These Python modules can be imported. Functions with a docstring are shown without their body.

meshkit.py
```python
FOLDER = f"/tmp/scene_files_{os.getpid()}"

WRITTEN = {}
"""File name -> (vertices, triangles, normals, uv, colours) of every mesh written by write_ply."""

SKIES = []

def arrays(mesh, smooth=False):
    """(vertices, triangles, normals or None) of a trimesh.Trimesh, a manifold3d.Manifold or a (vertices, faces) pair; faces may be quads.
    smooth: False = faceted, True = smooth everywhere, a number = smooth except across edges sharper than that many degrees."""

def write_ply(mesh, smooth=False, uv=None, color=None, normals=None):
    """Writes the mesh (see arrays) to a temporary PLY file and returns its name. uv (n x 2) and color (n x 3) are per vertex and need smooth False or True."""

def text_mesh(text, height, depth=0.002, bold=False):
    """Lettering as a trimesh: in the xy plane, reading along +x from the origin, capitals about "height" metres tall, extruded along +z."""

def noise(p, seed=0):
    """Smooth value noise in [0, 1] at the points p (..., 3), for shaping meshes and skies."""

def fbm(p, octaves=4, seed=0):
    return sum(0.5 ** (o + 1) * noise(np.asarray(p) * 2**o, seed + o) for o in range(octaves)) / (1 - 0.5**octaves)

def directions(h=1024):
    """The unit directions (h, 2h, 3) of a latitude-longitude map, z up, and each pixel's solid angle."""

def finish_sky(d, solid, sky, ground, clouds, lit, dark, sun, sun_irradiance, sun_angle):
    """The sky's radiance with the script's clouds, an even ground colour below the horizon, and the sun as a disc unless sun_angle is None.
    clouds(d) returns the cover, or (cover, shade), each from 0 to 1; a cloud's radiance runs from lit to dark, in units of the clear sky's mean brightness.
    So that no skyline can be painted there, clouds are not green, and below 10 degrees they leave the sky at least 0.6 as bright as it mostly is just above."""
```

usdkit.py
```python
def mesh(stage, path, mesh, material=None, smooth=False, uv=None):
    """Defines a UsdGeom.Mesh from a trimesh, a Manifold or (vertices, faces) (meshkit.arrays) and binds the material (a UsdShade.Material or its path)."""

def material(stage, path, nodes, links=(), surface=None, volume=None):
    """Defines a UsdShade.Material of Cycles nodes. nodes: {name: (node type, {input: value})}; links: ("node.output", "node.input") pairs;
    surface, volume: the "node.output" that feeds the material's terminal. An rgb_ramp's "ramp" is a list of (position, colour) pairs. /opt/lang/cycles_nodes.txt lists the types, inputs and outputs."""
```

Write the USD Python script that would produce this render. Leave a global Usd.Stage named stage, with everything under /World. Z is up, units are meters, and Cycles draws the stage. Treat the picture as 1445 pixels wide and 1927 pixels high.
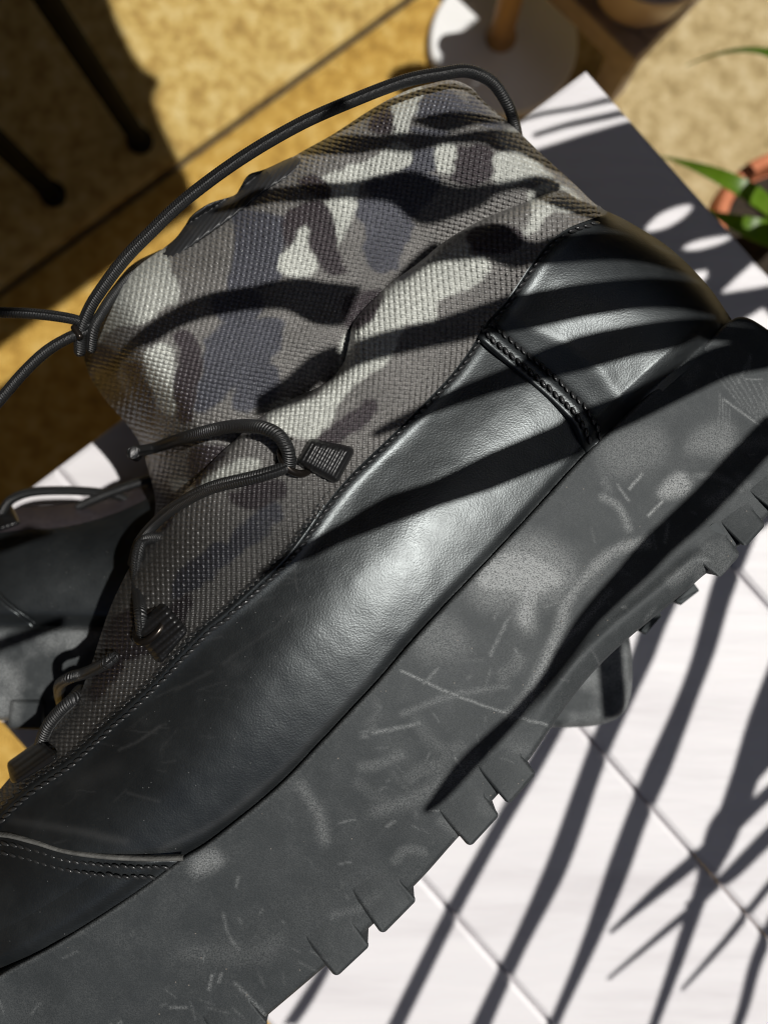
import math, random, numpy as np, trimesh, usdkit, meshkit
from scipy.spatial import cKDTree
from scipy import ndimage
from PIL import Image, ImageDraw
from shapely.geometry import Polygon, LineString
from shapely import ops
from pxr import Usd, UsdGeom, UsdLux, UsdShade, Sdf, Gf, Vt

random.seed(4)
RNG = np.random.default_rng(4)
stage = Usd.Stage.CreateInMemory()
UsdGeom.SetStageUpAxis(stage, "Z")
UsdGeom.SetStageMetersPerUnit(stage, 1.0)
UsdGeom.Xform.Define(stage, "/World")

# ------------------------------------------------------------------ camera, sky, sun, exposure
BENCH = 0.46            # height of the bench top
CAM = 0.85              # camera height above the ground, looking straight down
FPX, CX, CY = 1447.0, 722.5, 963.5
SUN_EL, SUN_AZ = math.radians(66), math.radians(8)     # azimuth from +x towards +y
SUN = np.array([math.cos(SUN_EL) * math.cos(SUN_AZ), math.cos(SUN_EL) * math.sin(SUN_AZ), math.sin(SUN_EL)])
EXPOSURE = -0.27
SUN_STRENGTH, SKY_STRENGTH = 1.25, 0.05

cam = UsdGeom.Camera.Define(stage, "/World/camera")
cam.CreateFocalLengthAttr(26.0)
cam.CreateHorizontalApertureAttr(26.0 * 1445 / FPX)
cam.CreateVerticalApertureAttr(26.0 * 1927 / FPX)
cam.CreateFStopAttr(8.0)
cam.CreateFocusDistanceAttr(0.222)
cam.CreateClippingRangeAttr(Gf.Vec2f(0.01, 100))
cam.CreateExposureAttr(EXPOSURE)
cam.AddTranslateOp().Set(Gf.Vec3d(0, 0, CAM))

usdkit.material(stage, "/World/Looks/sky", {
    "s": ("sky_texture", {"sky_type": "single_scattering", "sun_disc": False, "aerosol_density": 1.6, "ozone_density": 0.7, "sun_elevation": SUN_EL, "sun_rotation": math.atan2(SUN[0], SUN[1])}),
    "b": ("background_shader", {"strength": SKY_STRENGTH})}, [("s.color", "b.color")], surface="b.background")
dome = UsdLux.DomeLight.Define(stage, "/World/sky")
UsdShade.MaterialBindingAPI.Apply(dome.GetPrim()).Bind(UsdShade.Material.Get(stage, "/World/Looks/sky"))
sun = UsdLux.DistantLight.Define(stage, "/World/sun")
sun.CreateIntensityAttr(SUN_STRENGTH)
sun.CreateAngleAttr(0.42)
sun.CreateColorAttr(Gf.Vec3f(1.0, 0.97, 0.92))
sun.GetPrim().CreateAttribute("inputs:normalize", Sdf.ValueTypeNames.Bool).Set(True)
_zx = SUN / np.linalg.norm(SUN)
_x = np.cross([0, 0, 1.0], _zx); _x /= np.linalg.norm(_x); _y = np.cross(_zx, _x)
sun.AddTransformOp().Set(Gf.Matrix4d(*_x, 0, *_y, 0, *_zx, 0, 0, 0, 0, 1))


# ------------------------------------------------------------------ helpers
def at(u, v, z):
    """The point at height z that the photograph shows at (u, v)."""
    u, v, z = np.asarray(u, float), np.asarray(v, float), np.asarray(z, float)
    d = (CAM - z) / FPX
    return np.stack([(u - CX) * d, -(v - CY) * d, z + 0 * u], -1)


def pts(*a):
    a = a[0] if len(a) == 1 else a
    return np.array(a, float).reshape(-1, 2)


def spline(p, n=8, closed=False):
    p = np.asarray(p, float)
    if len(p) < 3:
        return p
    q = np.vstack([p[-1], p, p[0], p[1]]) if closed else np.vstack([2 * p[0] - p[1], p, 2 * p[-1] - p[-2]])
    t = np.linspace(0, 1, n, endpoint=False)[:, None]
    out = []
    for a, b, c, d in zip(q[:-3], q[1:-2], q[2:-1], q[3:]):
        out.append(0.5 * (2 * b + (c - a) * t + (2 * a - 5 * b + 4 * c - d) * t**2 + (3 * b - a - 3 * c + d) * t**3))
    out = np.vstack(out)
    return out if closed else np.vstack([out, p[-1]])


def resample(p, step):
    s = np.r_[0, np.cumsum(np.linalg.norm(np.diff(p, axis=0), axis=1))]
    n = max(2, int(round(s[-1] / step)) + 1)
    t = np.linspace(0, s[-1], n)
    return np.stack([np.interp(t, s, p[:, k]) for k in range(p.shape[1])], 1)


used = {}
def numbered(path):
    n = used.get(path, 0); used[path] = n + 1
    return path if n == 0 else f"{path}_{n:03d}"


ORIGIN = {}
def thing(name, label, cat, loc=(0, 0, 0), group=None, kind=None):
    path = numbered("/World/" + name)
    x = UsdGeom.Xform.Define(stage, path)
    x.AddTranslateOp().Set(Gf.Vec3d(*map(float, loc)))
    ORIGIN[path] = np.asarray(loc, float)
    p = x.GetPrim()
    for k, s in (("label", label), ("category", cat), ("group", group), ("kind", kind)):
        if s: p.SetCustomDataByKey(k, s)
    return path


def put(name, mesh, mat, parent="/World", smooth=35, label=None, kind=None, prim=None, uv=None):
    """One Mesh prim, its points given in world space, under a thing (or a part of it)."""
    path = numbered(f"{parent}/{name}")
    v, f, n = meshkit.arrays(mesh, smooth)
    top = "/".join(parent.split("/")[:3])
    v = v - ORIGIN.get(top, np.zeros(3))
    m = UsdGeom.Mesh.Define(stage, path)
    m.CreatePointsAttr(Vt.Vec3fArray.FromNumpy(v.astype(np.float32)))
    m.CreateFaceVertexCountsAttr(Vt.IntArray.FromNumpy(np.full(len(f), 3, np.int32)))
    m.CreateFaceVertexIndicesAttr(Vt.IntArray.FromNumpy(f.astype(np.int32).ravel()))
    m.CreateSubdivisionSchemeAttr("none")
    if n is not None:
        m.CreateNormalsAttr(Vt.Vec3fArray.FromNumpy(n.astype(np.float32))); m.SetNormalsInterpolation("vertex")
    api = UsdGeom.PrimvarsAPI(m)
    if uv is not None:
        api.CreatePrimvar("st", Sdf.ValueTypeNames.TexCoord2fArray, "vertex").Set(Vt.Vec2fArray.FromNumpy(np.asarray(uv, np.float32)))
    for k, a in (prim or {}).items():
        a = np.asarray(a, np.float32)
        if a.ndim == 1: a = np.repeat(a[:, None], 3, 1)
        api.CreatePrimvar(k, Sdf.ValueTypeNames.Color3fArray, "vertex").Set(Vt.Vec3fArray.FromNumpy(a))
    UsdShade.MaterialBindingAPI.Apply(m.GetPrim()).Bind(UsdShade.Material.Get(stage, "/World/Looks/" + mat))
    if label: m.GetPrim().SetCustomDataByKey("label", label)
    if kind: m.GetPrim().SetCustomDataByKey("kind", kind)
    return path


def tube(p, r, sides=14, caps=True):
    p = np.asarray(p, float); r = np.broadcast_to(r, (len(p),)).astype(float)
    if caps:
        t0 = p[0] - p[1]; t0 /= np.linalg.norm(t0); t1 = p[-1] - p[-2]; t1 /= np.linalg.norm(t1)
        a = np.array([1.0, 0.85, 0.5]); b = np.array([0.02, 0.55, 0.86])
        p = np.vstack([p[0] + t0 * r[0] * a[:, None], p, p[-1] + t1 * r[-1] * a[::-1, None]])
        r = np.r_[r[0] * b, r, r[-1] * b[::-1]]
    t = np.gradient(p, axis=0); t /= np.linalg.norm(t, axis=1, keepdims=True) + 1e-12
    n = np.zeros_like(p); ref = np.array([0, 0, 1.0]) if abs(t[0, 2]) < 0.9 else np.array([1.0, 0, 0])
    for i in range(len(p)):
        ref = ref - t[i] * (ref @ t[i]); ref /= np.linalg.norm(ref); n[i] = ref
    b = np.cross(t, n); ang = np.arange(sides) * 2 * np.pi / sides
    v = p[:, None] + r[:, None, None] * (np.cos(ang)[None, :, None] * n[:, None] + np.sin(ang)[None, :, None] * b[:, None])
    i, j = np.meshgrid(np.arange(len(p) - 1), np.arange(sides), indexing="ij")
    q = np.stack([i * sides + j, i * sides + (j + 1) % sides, (i + 1) * sides + (j + 1) % sides, (i + 1) * sides + j], -1).reshape(-1, 4)
    s = np.r_[0, np.cumsum(np.linalg.norm(np.diff(p, axis=0), axis=1))]
    uv = np.stack([np.repeat(s[:, None], sides, 1), np.repeat((ang / (2 * np.pi))[None], len(p), 0)], -1).reshape(-1, 2)
    return (v.reshape(-1, 3), np.vstack([q[:, [0, 1, 2]], q[:, [0, 2, 3]]])), uv


def lathe(profile, center, n=64):
    return trimesh.creation.revolve(np.array(profile, float), sections=n, transform=trimesh.transformations.translation_matrix(center))


def prism(poly, z0, z1, bevel=0.0):
    """Polygon (world xy) between two heights with a bevelled top edge."""
    poly = poly if isinstance(poly, Polygon) else Polygon(poly)
    if bevel <= 0:
        m = trimesh.creation.extrude_polygon(poly, z1 - z0, engine="earcut"); m.apply_translation([0, 0, z0]); return m
    out = np.array(Polygon(poly).exterior.coords)[:-1]
    if Polygon(out).exterior.is_ccw is False: out = out[::-1]
    d_in = np.roll(out, -1, 0) - out; d_in /= np.linalg.norm(d_in, axis=1, keepdims=True)
    nrm = np.stack([-d_in[:, 1], d_in[:, 0]], 1); prev = np.roll(nrm, 1, 0)
    mit = (nrm + prev) / (1 + (nrm * prev).sum(1))[:, None]
    rings = [np.c_[out, np.full(len(out), z0)], np.c_[out, np.full(len(out), z1 - bevel)],
             np.c_[out + mit * bevel * 0.3, np.full(len(out), z1 - bevel * 0.3)], np.c_[out + mit * bevel, np.full(len(out), z1)]]
    n = len(out); v = np.vstack(rings); f = []
    for k in range(3):
        for i in range(n):
            j = (i + 1) % n; a = k * n
            f += [[a + i, a + j, a + n + j], [a + i, a + n + j, a + n + i]]
    tv, tf = trimesh.creation.triangulate_polygon(Polygon(rings[3][:, :2]), engine="earcut")
    m = trimesh.Trimesh(v, f, process=False)
    top = trimesh.Trimesh(np.c_[tv, np.full(len(tv), z1)], tf, process=False); bot = trimesh.Trimesh(np.c_[tv, np.full(len(tv), z0)], tf[:, ::-1], process=False)
    return trimesh.util.concatenate([m, top, bot])


# ------------------------------------------------------------------ materials
def mat(name, nodes, links, surface="p.BSDF"):
    usdkit.material(stage, "/World/Looks/" + name, nodes, links, surface=surface)


def mottled(name, stops, scale, rough, detail=6, bump=0.0, bscale=400, bdist=0.0005, spec=0.5, stretch=None, rot=0.0, bdetail=3, **extra):
    nodes = {"g": ("geometry", {}), "n": ("noise_texture", {"scale": scale, "detail": detail, "roughness": 0.62}), "r": ("rgb_ramp", {"ramp": stops}),
             "p": ("principled_bsdf", {"roughness": rough, "specular_ior_level": spec, **extra}),
             "b": ("bump", {"strength": bump, "distance": bdist}), "n2": ("noise_texture", {"scale": bscale, "detail": bdetail, "roughness": 0.6}),
             "mp": ("mapping", {"scale": stretch or (1, 1, 1), "rotation": (0, 0, rot)})}
    links = [("g.position", "mp.vector"), ("mp.vector", "n.vector"), ("n.fac", "r.fac"), ("r.color", "p.base_color"), ("mp.vector", "n2.vector")]
    if bump: links += [("n2.fac", "b.height"), ("b.normal", "p.normal")]
    else: del nodes["b"], nodes["n2"]; links = links[:-1]
    mat(name, nodes, links)


def stone(name, a, b, c):
    mottled(name, [(0.2, [0.55 * x for x in a]), (0.4, a), (0.52, b), (0.7, c)], 46, 0.8, detail=14, bump=1.0, bscale=230, bdist=0.004, bdetail=8, spec=0.3)
stone("stone_gold", (0.45, 0.29, 0.085), (0.60, 0.425, 0.14), (0.72, 0.57, 0.27))
stone("stone_orange", (0.44, 0.255, 0.05), (0.56, 0.345, 0.075), (0.66, 0.46, 0.15))
stone("stone_tan", (0.40, 0.30, 0.14), (0.52, 0.405, 0.21), (0.63, 0.52, 0.31))
mottled("joint_sand", [(0.3, (0.03, 0.02, 0.01)), (0.7, (0.07, 0.05, 0.03))], 300, 0.9)
mottled("white_paint", [(0.25, (0.60, 0.575, 0.59)), (0.5, (0.69, 0.67, 0.685)), (0.8, (0.74, 0.72, 0.73))], 60, 0.5, bump=0.5, bscale=220, bdist=0.0006,
        stretch=(0.12, 1, 1), rot=math.radians(49), spec=0.4)
mottled("white_enamel", [(0.3, (0.74, 0.74, 0.73)), (0.7, (0.8, 0.8, 0.79))], 20, 0.35)
mottled("black_metal", [(0.3, (0.008, 0.008, 0.008)), (0.7, (0.014, 0.014, 0.014))], 60, 0.9, spec=0.05)
mottled("wood_post", [(0.3, (0.26, 0.15, 0.06)), (0.7, (0.42, 0.26, 0.12))], 60, 0.6, stretch=(1, 1, 0.1))
mottled("wood_tray", [(0.3, (0.22, 0.17, 0.135)), (0.7, (0.33, 0.26, 0.21))], 80, 0.6)
mottled("glazed_taupe", [(0.3, (0.36, 0.28, 0.22)), (0.7, (0.44, 0.34, 0.27))], 30, 0.4)
mottled("terracotta", [(0.3, (0.44, 0.13, 0.05)), (0.7, (0.58, 0.20, 0.09))], 60, 0.75, bump=0.4, bscale=300, bdist=0.001)
mottled("soil", [(0.3, (0.012, 0.008, 0.005)), (0.7, (0.05, 0.035, 0.02))], 200, 0.95, bump=1, bscale=150, bdist=0.004)
mottled("canvas", [(0.3, (0.05, 0.045, 0.035)), (0.7, (0.07, 0.06, 0.05))], 30, 0.9)
mottled("added_fence_timber", [(0.3, (0.035, 0.025, 0.017)), (0.7, (0.07, 0.05, 0.033))], 20, 0.7, stretch=(1, 1, 0.1))
mottled("palm_green", [(0.3, (0.035, 0.07, 0.015)), (0.7, (0.06, 0.11, 0.025))], 40, 0.45, stretch=(1, 1, 1))
mottled("palm_stem", [(0.3, (0.10, 0.07, 0.035)), (0.7, (0.2, 0.14, 0.07))], 60, 0.8)
mat("strap_leaf", {"g": ("geometry", {}), "n": ("noise_texture", {"scale": 60, "detail": 4}), "r": ("rgb_ramp", {"ramp": [(0.3, (0.10, 0.20, 0.01)), (0.7, (0.17, 0.30, 0.02))]}),
                   "p": ("principled_bsdf", {"roughness": 0.4}), "t": ("translucent_bsdf", {"color": (0.24, 0.42, 0.02)}), "m": ("mix_closure", {"fac": 0.4})},
    [("g.position", "n.vector"), ("n.fac", "r.fac"), ("r.color", "p.base_color"), ("p.BSDF", "m.closure1"), ("t.BSDF", "m.closure2")], surface="m.closure")
mat("ring_metal", {"p": ("principled_bsdf", {"base_color": (0.05, 0.042, 0.036), "metallic": 0.85, "roughness": 0.24})}, [])
mat("thread", {"g": ("geometry", {}), "n": ("noise_texture", {"scale": 1800, "detail": 2}), "b": ("bump", {"strength": 0.6, "distance": 0.0003}),
               "p": ("principled_bsdf", {"base_color": (0.026, 0.027, 0.028), "roughness": 0.32, "specular_ior_level": 0.8})},
    [("g.position", "n.vector"), ("n.fac", "b.height"), ("b.normal", "p.normal")])
# black leather: pebbled grain, a few paler rubbed areas
mat("leather", {"g": ("geometry", {}), "v": ("voronoi_texture", {"scale": 2000, "feature": "smooth_f1", "smoothness": 0.6}), "n": ("noise_texture", {"scale": 1500, "detail": 3, "roughness": 0.6}),
                "add": ("math", {"math_type": "multiply_add", "value2": 0.9}), "b": ("bump", {"strength": 0.26, "distance": 0.00016}), "sp": ("voronoi_texture", {"scale": 330}), "spr": ("map_range", {"from_min": 0.06, "from_max": 0.04, "to_min": 0, "to_max": 1, "clamp": True}), "m2": ("mix_color", {"b": (0.10, 0.10, 0.10)}), "at": ("attribute", {"attribute": "dust"}), "mx": ("math", {"math_type": "add", "use_clamp": True}),
                "n2": ("noise_texture", {"scale": 45, "detail": 8, "roughness": 0.7}), "r": ("rgb_ramp", {"ramp": [(0.42, (0.0080, 0.0092, 0.0102)), (0.6, (0.0115, 0.0130, 0.0140)), (0.75, (0.020, 0.0215, 0.0225))]}),
                "rr": ("map_range", {"from_min": 0.3, "from_max": 0.7, "to_min": 0.34, "to_max": 0.46}),
                "p": ("principled_bsdf", {"roughness": 0.45, "specular_ior_level": 0.72, "specular_tint": (0.90, 0.98, 1.0), "coat_weight": 0.15, "coat_roughness": 0.4})},
    [("g.position", "v.vector"), ("g.position", "n.vector"), ("g.position", "n2.vector"), ("v.distance", "add.value1"), ("n.fac", "add.value3"), ("add.value", "b.height"), ("b.normal", "p.normal"),
     ("n2.fac", "r.fac"), ("r.color", "m2.a"), ("g.position", "sp.vector"), ("sp.distance", "spr.value"), ("spr.result", "mx.value1"), ("at.fac", "mx.value2"), ("mx.value", "m2.fac"), ("m2.result", "p.base_color"), ("n2.fac", "rr.value"), ("rr.result", "p.roughness")])
# rubber with dust and scuffs: "dust" is painted per vertex where the photograph shows rubbed patches
def rubber(name, base, dusty, painted):
    nodes = {"g": ("geometry", {}), "n": ("noise_texture", {"scale": 90, "detail": 9, "roughness": 0.75, "distortion": 0.3}), "c": ("map_range", {"from_min": 0.42, "from_max": 0.8, "to_min": 0.03, "to_max": 0.15, "clamp": True}),
             "fine": ("noise_texture", {"scale": 2400, "detail": 3, "roughness": 0.7}), "fr": ("map_range", {"from_min": 0.36, "from_max": 0.62, "to_min": 0.1, "to_max": 1.35, "clamp": True}),
             "sum": ("math", {"math_type": "add", "value1": 0.0, "value2": 0.0}), "mul": ("math", {"math_type": "multiply", "use_clamp": True}),
             "m": ("mix_color", {"a": base, "b": dusty}), "b": ("bump", {"strength": 0.35, "distance": 0.00025}),
             "sp": ("voronoi_texture", {"scale": 240}), "spr": ("map_range", {"from_min": 0.055, "from_max": 0.035, "to_min": 0, "to_max": 1, "clamp": True}), "m2": ("mix_color", {"b": (0.16, 0.14, 0.12)}),
             "p": ("principled_bsdf", {"roughness": 0.62, "specular_ior_level": 0.42, "specular_tint": (0.93, 0.98, 1.0)})}
    links = [("g.position", "n.vector"), ("g.position", "fine.vector"), ("n.fac", "c.value"), ("fine.fac", "fr.value"), ("c.result", "sum.value1"), ("sum.value", "mul.value1"), ("fr.result", "mul.value2"),
             ("mul.value", "m.fac"), ("g.position", "sp.vector"), ("sp.distance", "spr.value"), ("spr.result", "m2.fac"), ("m.result", "m2.a"), ("m2.result", "p.base_color"), ("fine.fac", "b.height"), ("b.normal", "p.normal")]
    if painted:
        nodes["a"] = ("attribute", {"attribute": "dust"}); links.append(("a.fac", "sum.value2"))
    mat(name, nodes, links)
rubber("rubber_sole", (0.0185, 0.0215, 0.0232), (0.28, 0.29, 0.29), True)
rubber("rubber_plain", (0.022, 0.027, 0.029), (0.13, 0.135, 0.135), False)
# camouflage cloth: print and the painted shaded shaft edge in the mesh's colours; the basket weave is modelled in the mesh
def cloth(name, color_attr, color=None, rough=0.35):
    nodes = {"g": ("geometry", {}), "n": ("noise_texture", {"scale": 2600, "detail": 2}), "b": ("bump", {"strength": 0.35, "distance": 0.00012}), "n2": ("noise_texture", {"scale": 1100, "detail": 2}),
             "p": ("principled_bsdf", {"roughness": rough, "specular_ior_level": 0.65})}
    links = [("g.position", "n.vector"), ("g.position", "n2.vector"), ("n.fac", "b.height"), ("b.normal", "p.normal")]
    if color_attr:
        nodes["c"] = ("attribute", {"attribute": color_attr})
        nodes["v"] = ("map_range", {"from_min": 0.3, "from_max": 0.7, "to_min": 0.7, "to_max": 1.3}); nodes["cm"] = ("vector_math", {"math_type": "scale"})
        links += [("n2.fac", "v.value"), ("c.vector", "cm.vector1"), ("v.result", "cm.scale"), ("cm.vector", "p.base_color")]
    else:
        nodes["p"][1]["base_color"] = color
    mat(name, nodes, links)
cloth("camo_cloth", "camo")
cloth("webbing", None, (0.008, 0.008, 0.0085), rough=0.4)
cloth("ribbed_tape", None, (0.028, 0.029, 0.031), rough=0.5)
# elastic cord: braided cover
mat("cord", {"uv": ("attribute", {"attribute": "weave"}), "w": ("wave_texture", {"scale": 1.0, "bands_direction": "diagonal", "distortion": 0.4}), "g": ("geometry", {}), "n": ("noise_texture", {"scale": 1600, "detail": 2}),
             "h": ("math", {"math_type": "multiply_add", "value2": 0.6}), "b": ("bump", {"strength": 0.9, "distance": 0.00028}), "p": ("principled_bsdf", {"base_color": (0.012, 0.0125, 0.013), "roughness": 0.46, "specular_ior_level": 0.8, "sheen_weight": 0.0})},
    [("uv.vector", "w.vector"), ("g.position", "n.vector"), ("n.fac", "h.value1"), ("w.fac", "h.value3"), ("h.value", "b.height"), ("b.normal", "p.normal")])

# ------------------------------------------------------------------ ground: paving slabs, joints, drain
ground = thing("paving", "sunlit golden sandstone paving around and under the bench", "paving", kind="structure")
put("joint_bed", prism([(-6, -6), (6, -6), (6, 6), (-6, 6)], -0.05, -0.012), "joint_sand", ground, smooth=False)
jd = at(760, 0, 0)[:2] - at(340, 302, 0)[:2]; jd /= np.linalg.norm(jd); jn = np.array([-jd[1], jd[0]])
j0 = at(340, 302, 0)[:2]; j1 = at(885, 60, 0)[:2]
o = j0 + jd * ((j1 - j0) @ jd)              # the crossing of the two joints in view
gap = 0.0045
for i in range(-3, 3):
    for k in range(-3, 3):
        L = 0.95
        a0, a1, b0, b1 = i * L + gap, (i + 1) * L - gap, k * L + gap, (k + 1) * L - gap
        near = i in (-1, 0) and k in (-1, 0)
        n = 200 if near else 6
        A, B = np.meshgrid(np.linspace(a0, a1, n), np.linspace(b0, b1, n), indexing="ij")
        P = o + A[..., None] * jd + B[..., None] * jn
        edge = np.minimum(np.minimum(A - a0, a1 - A), np.minimum(B - b0, b1 - B))
        z = 0.0016 * (meshkit.fbm(np.dstack([P * 45, 0 * A]), 4, 3) - 0.5) + 0.0008 * (meshkit.noise(np.dstack([P * 260, 0 * A]), 5) - 0.5) - 0.004 * np.exp(-edge / 0.004)
        V = np.dstack([P, z]).reshape(-1, 3)
        ii, kk = np.meshgrid(np.arange(n - 1), np.arange(n - 1), indexing="ij")
        q = np.stack([ii * n + kk, (ii + 1) * n + kk, (ii + 1) * n + kk + 1, ii * n + kk + 1], -1).reshape(-1, 4)
        rim = np.r_[np.arange(n) * n, (n - 1) * n + np.arange(1, n), np.arange(n - 2, -1, -1) * n + n - 1, np.arange(n - 2, 0, -1)]
        low = V[rim] - [0, 0, 0.013]; m = len(V); r = np.arange(len(rim)); r2 = np.roll(r, -1)
        q = np.vstack([q, np.stack([rim[r2], rim[r], m + r, m + r2], 1)])
        look = "stone_gold" if k >= 0 and i < 0 else "stone_orange" if i < 0 else "stone_tan"
        put("slab", (np.vstack([V, low]), q), look, ground, smooth=50)

# ------------------------------------------------------------------ the white plank bench the boots lie on
pd = np.array([0.664, 0.748]); pn = np.array([0.748, -0.664]); ed = np.array([-0.799, 0.601])
def board_px(n_off, along=None):
    """Pixel on the back edge of the bench at offset n_off across the planks, then 'along' pixels down the plank."""
    e0 = np.array([1100.0, 130.0]); t = (n_off - e0 @ pn) / (ed @ pn)
    return e0 + ed * t + pd * (along or 0)
bench = thing("plank_bench", "low bench of wide white painted planks under the two boots", "bench", (*at(*board_px(0, 900), BENCH)[:2], 0))
edges = [741, 324, -93, -505, -905]
for a, b in zip(edges[:-1], edges[1:]):
    ga, gb = a - (0.3 if a != edges[0] else 0), b + (0.3 if b != edges[-1] else 0)
    quad = [at(*board_px(ga), BENCH)[:2], at(*board_px(gb), BENCH)[:2], at(*board_px(gb, 2700), BENCH)[:2], at(*board_px(ga, 2700), BENCH)[:2]]
    q = Polygon(quad)
    if not q.exterior.is_ccw: quad = quad[::-1]
    put("plank", prism(quad, BENCH - 0.018, BENCH, 0.0032), "white_paint", bench, smooth=25)
for s in (200, 2450):
    c = [board_px(700, s), board_px(-870, s), board_px(-870, s + 90), board_px(700, s + 90)]
    put("cross_rail", prism([at(*p, BENCH)[:2] for p in c], BENCH - 0.055, BENCH - 0.0185), "white_paint", bench, smooth=False)
    for n0 in (690, -760):
        c = [board_px(n0, s + 2), board_px(n0 - 100, s + 2), board_px(n0 - 100, s + 88), board_px(n0, s + 88)]
        put("leg", prism([at(*p, BENCH)[:2] for p in c], 0.0, BENCH - 0.0555), "white_paint", bench, smooth=False)

# ------------------------------------------------------------------ things on the paving
disc_c = at(948, 78, 0.012)
st = thing("white_stand", "round white base with a short wooden post standing on the paving", "stand", (*disc_c[:2], 0))
put("base", lathe([(0, 0), (0.078, 0), (0.081, 0.003), (0.081, 0.009), (0.078, 0.012), (0, 0.0125)], (*disc_c[:2], 0.001)), "white_enamel", st)
pc = at(942, 70, 0.013)
put("post", lathe([(0, 0), (0.017, 0), (0.017, 0.004), (0.0135, 0.008), (0.0125, 0.012), (0.0125, 0.128), (0.010, 0.132), (0, 0.133)], (*pc[:2], 0.0125), 32), "wood_post", st)

TZ = 0.10
tc = at(1197, 112, TZ)[:2]
e1 = at(1080, 0, TZ)[:2] - tc; e1 /= np.linalg.norm(e1)
e2 = at(1385, -18, TZ)[:2] - tc; e2 -= e1 * (e1 @ e2); e2 /= np.linalg.norm(e2)
tray = thing("wooden_tray", "square brown wooden tray table with white top holding a taupe pot", "tray", (*(tc + 0.17 * (e1 + e2)), 0))
S = 0.36
def fr(a0, a1, b0, b1): return [tuple(tc + e1 * a + e2 * b) for a, b in ((a0, b0), (a0, b1), (a1, b1), (a1, b0))]
for q in (fr(0, S, 0, 0.021), fr(0, 0.021, 0.0215, S), fr(S - 0.021, S, 0.0215, S), fr(0.0215, S - 0.0215, S - 0.021, S)):
    put("side_board", prism(Polygon(q), 0.072, TZ, 0.003), "wood_tray", tray, smooth=20)
put("white_top", prism(Polygon(fr(0.0215, S - 0.0215, 0.0215, S - 0.0215)), 0.076, 0.084), "white_enamel", tray, smooth=False)
for a in (0.003, S - 0.03):
    for b in (0.003, S - 0.03):
        put("foot", prism(Polygon(fr(a, a + 0.027, b, b + 0.027)), 0.0, 0.0715), "wood_tray", tray, smooth=False)
pot_c = np.array([0.25, 0.518])
pot = thing("taupe_pot", "glazed taupe plant pot standing on the wooden tray", "plant pot", (*pot_c, 0.084))
put("pot_body", lathe([(0, 0), (0.042, 0), (0.046, 0.012), (0.057, 0.062), (0.060, 0.064), (0.060, 0.072), (0.054, 0.072), (0.052, 0.06), (0, 0.058)], (*pot_c, 0.0845)), "glazed_taupe", pot)
put("soil", lathe([(0, 0), (0.0515, 0), (0.051, 0.004), (0, 0.006)], (*pot_c, 0.143)), "soil", pot)



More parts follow.
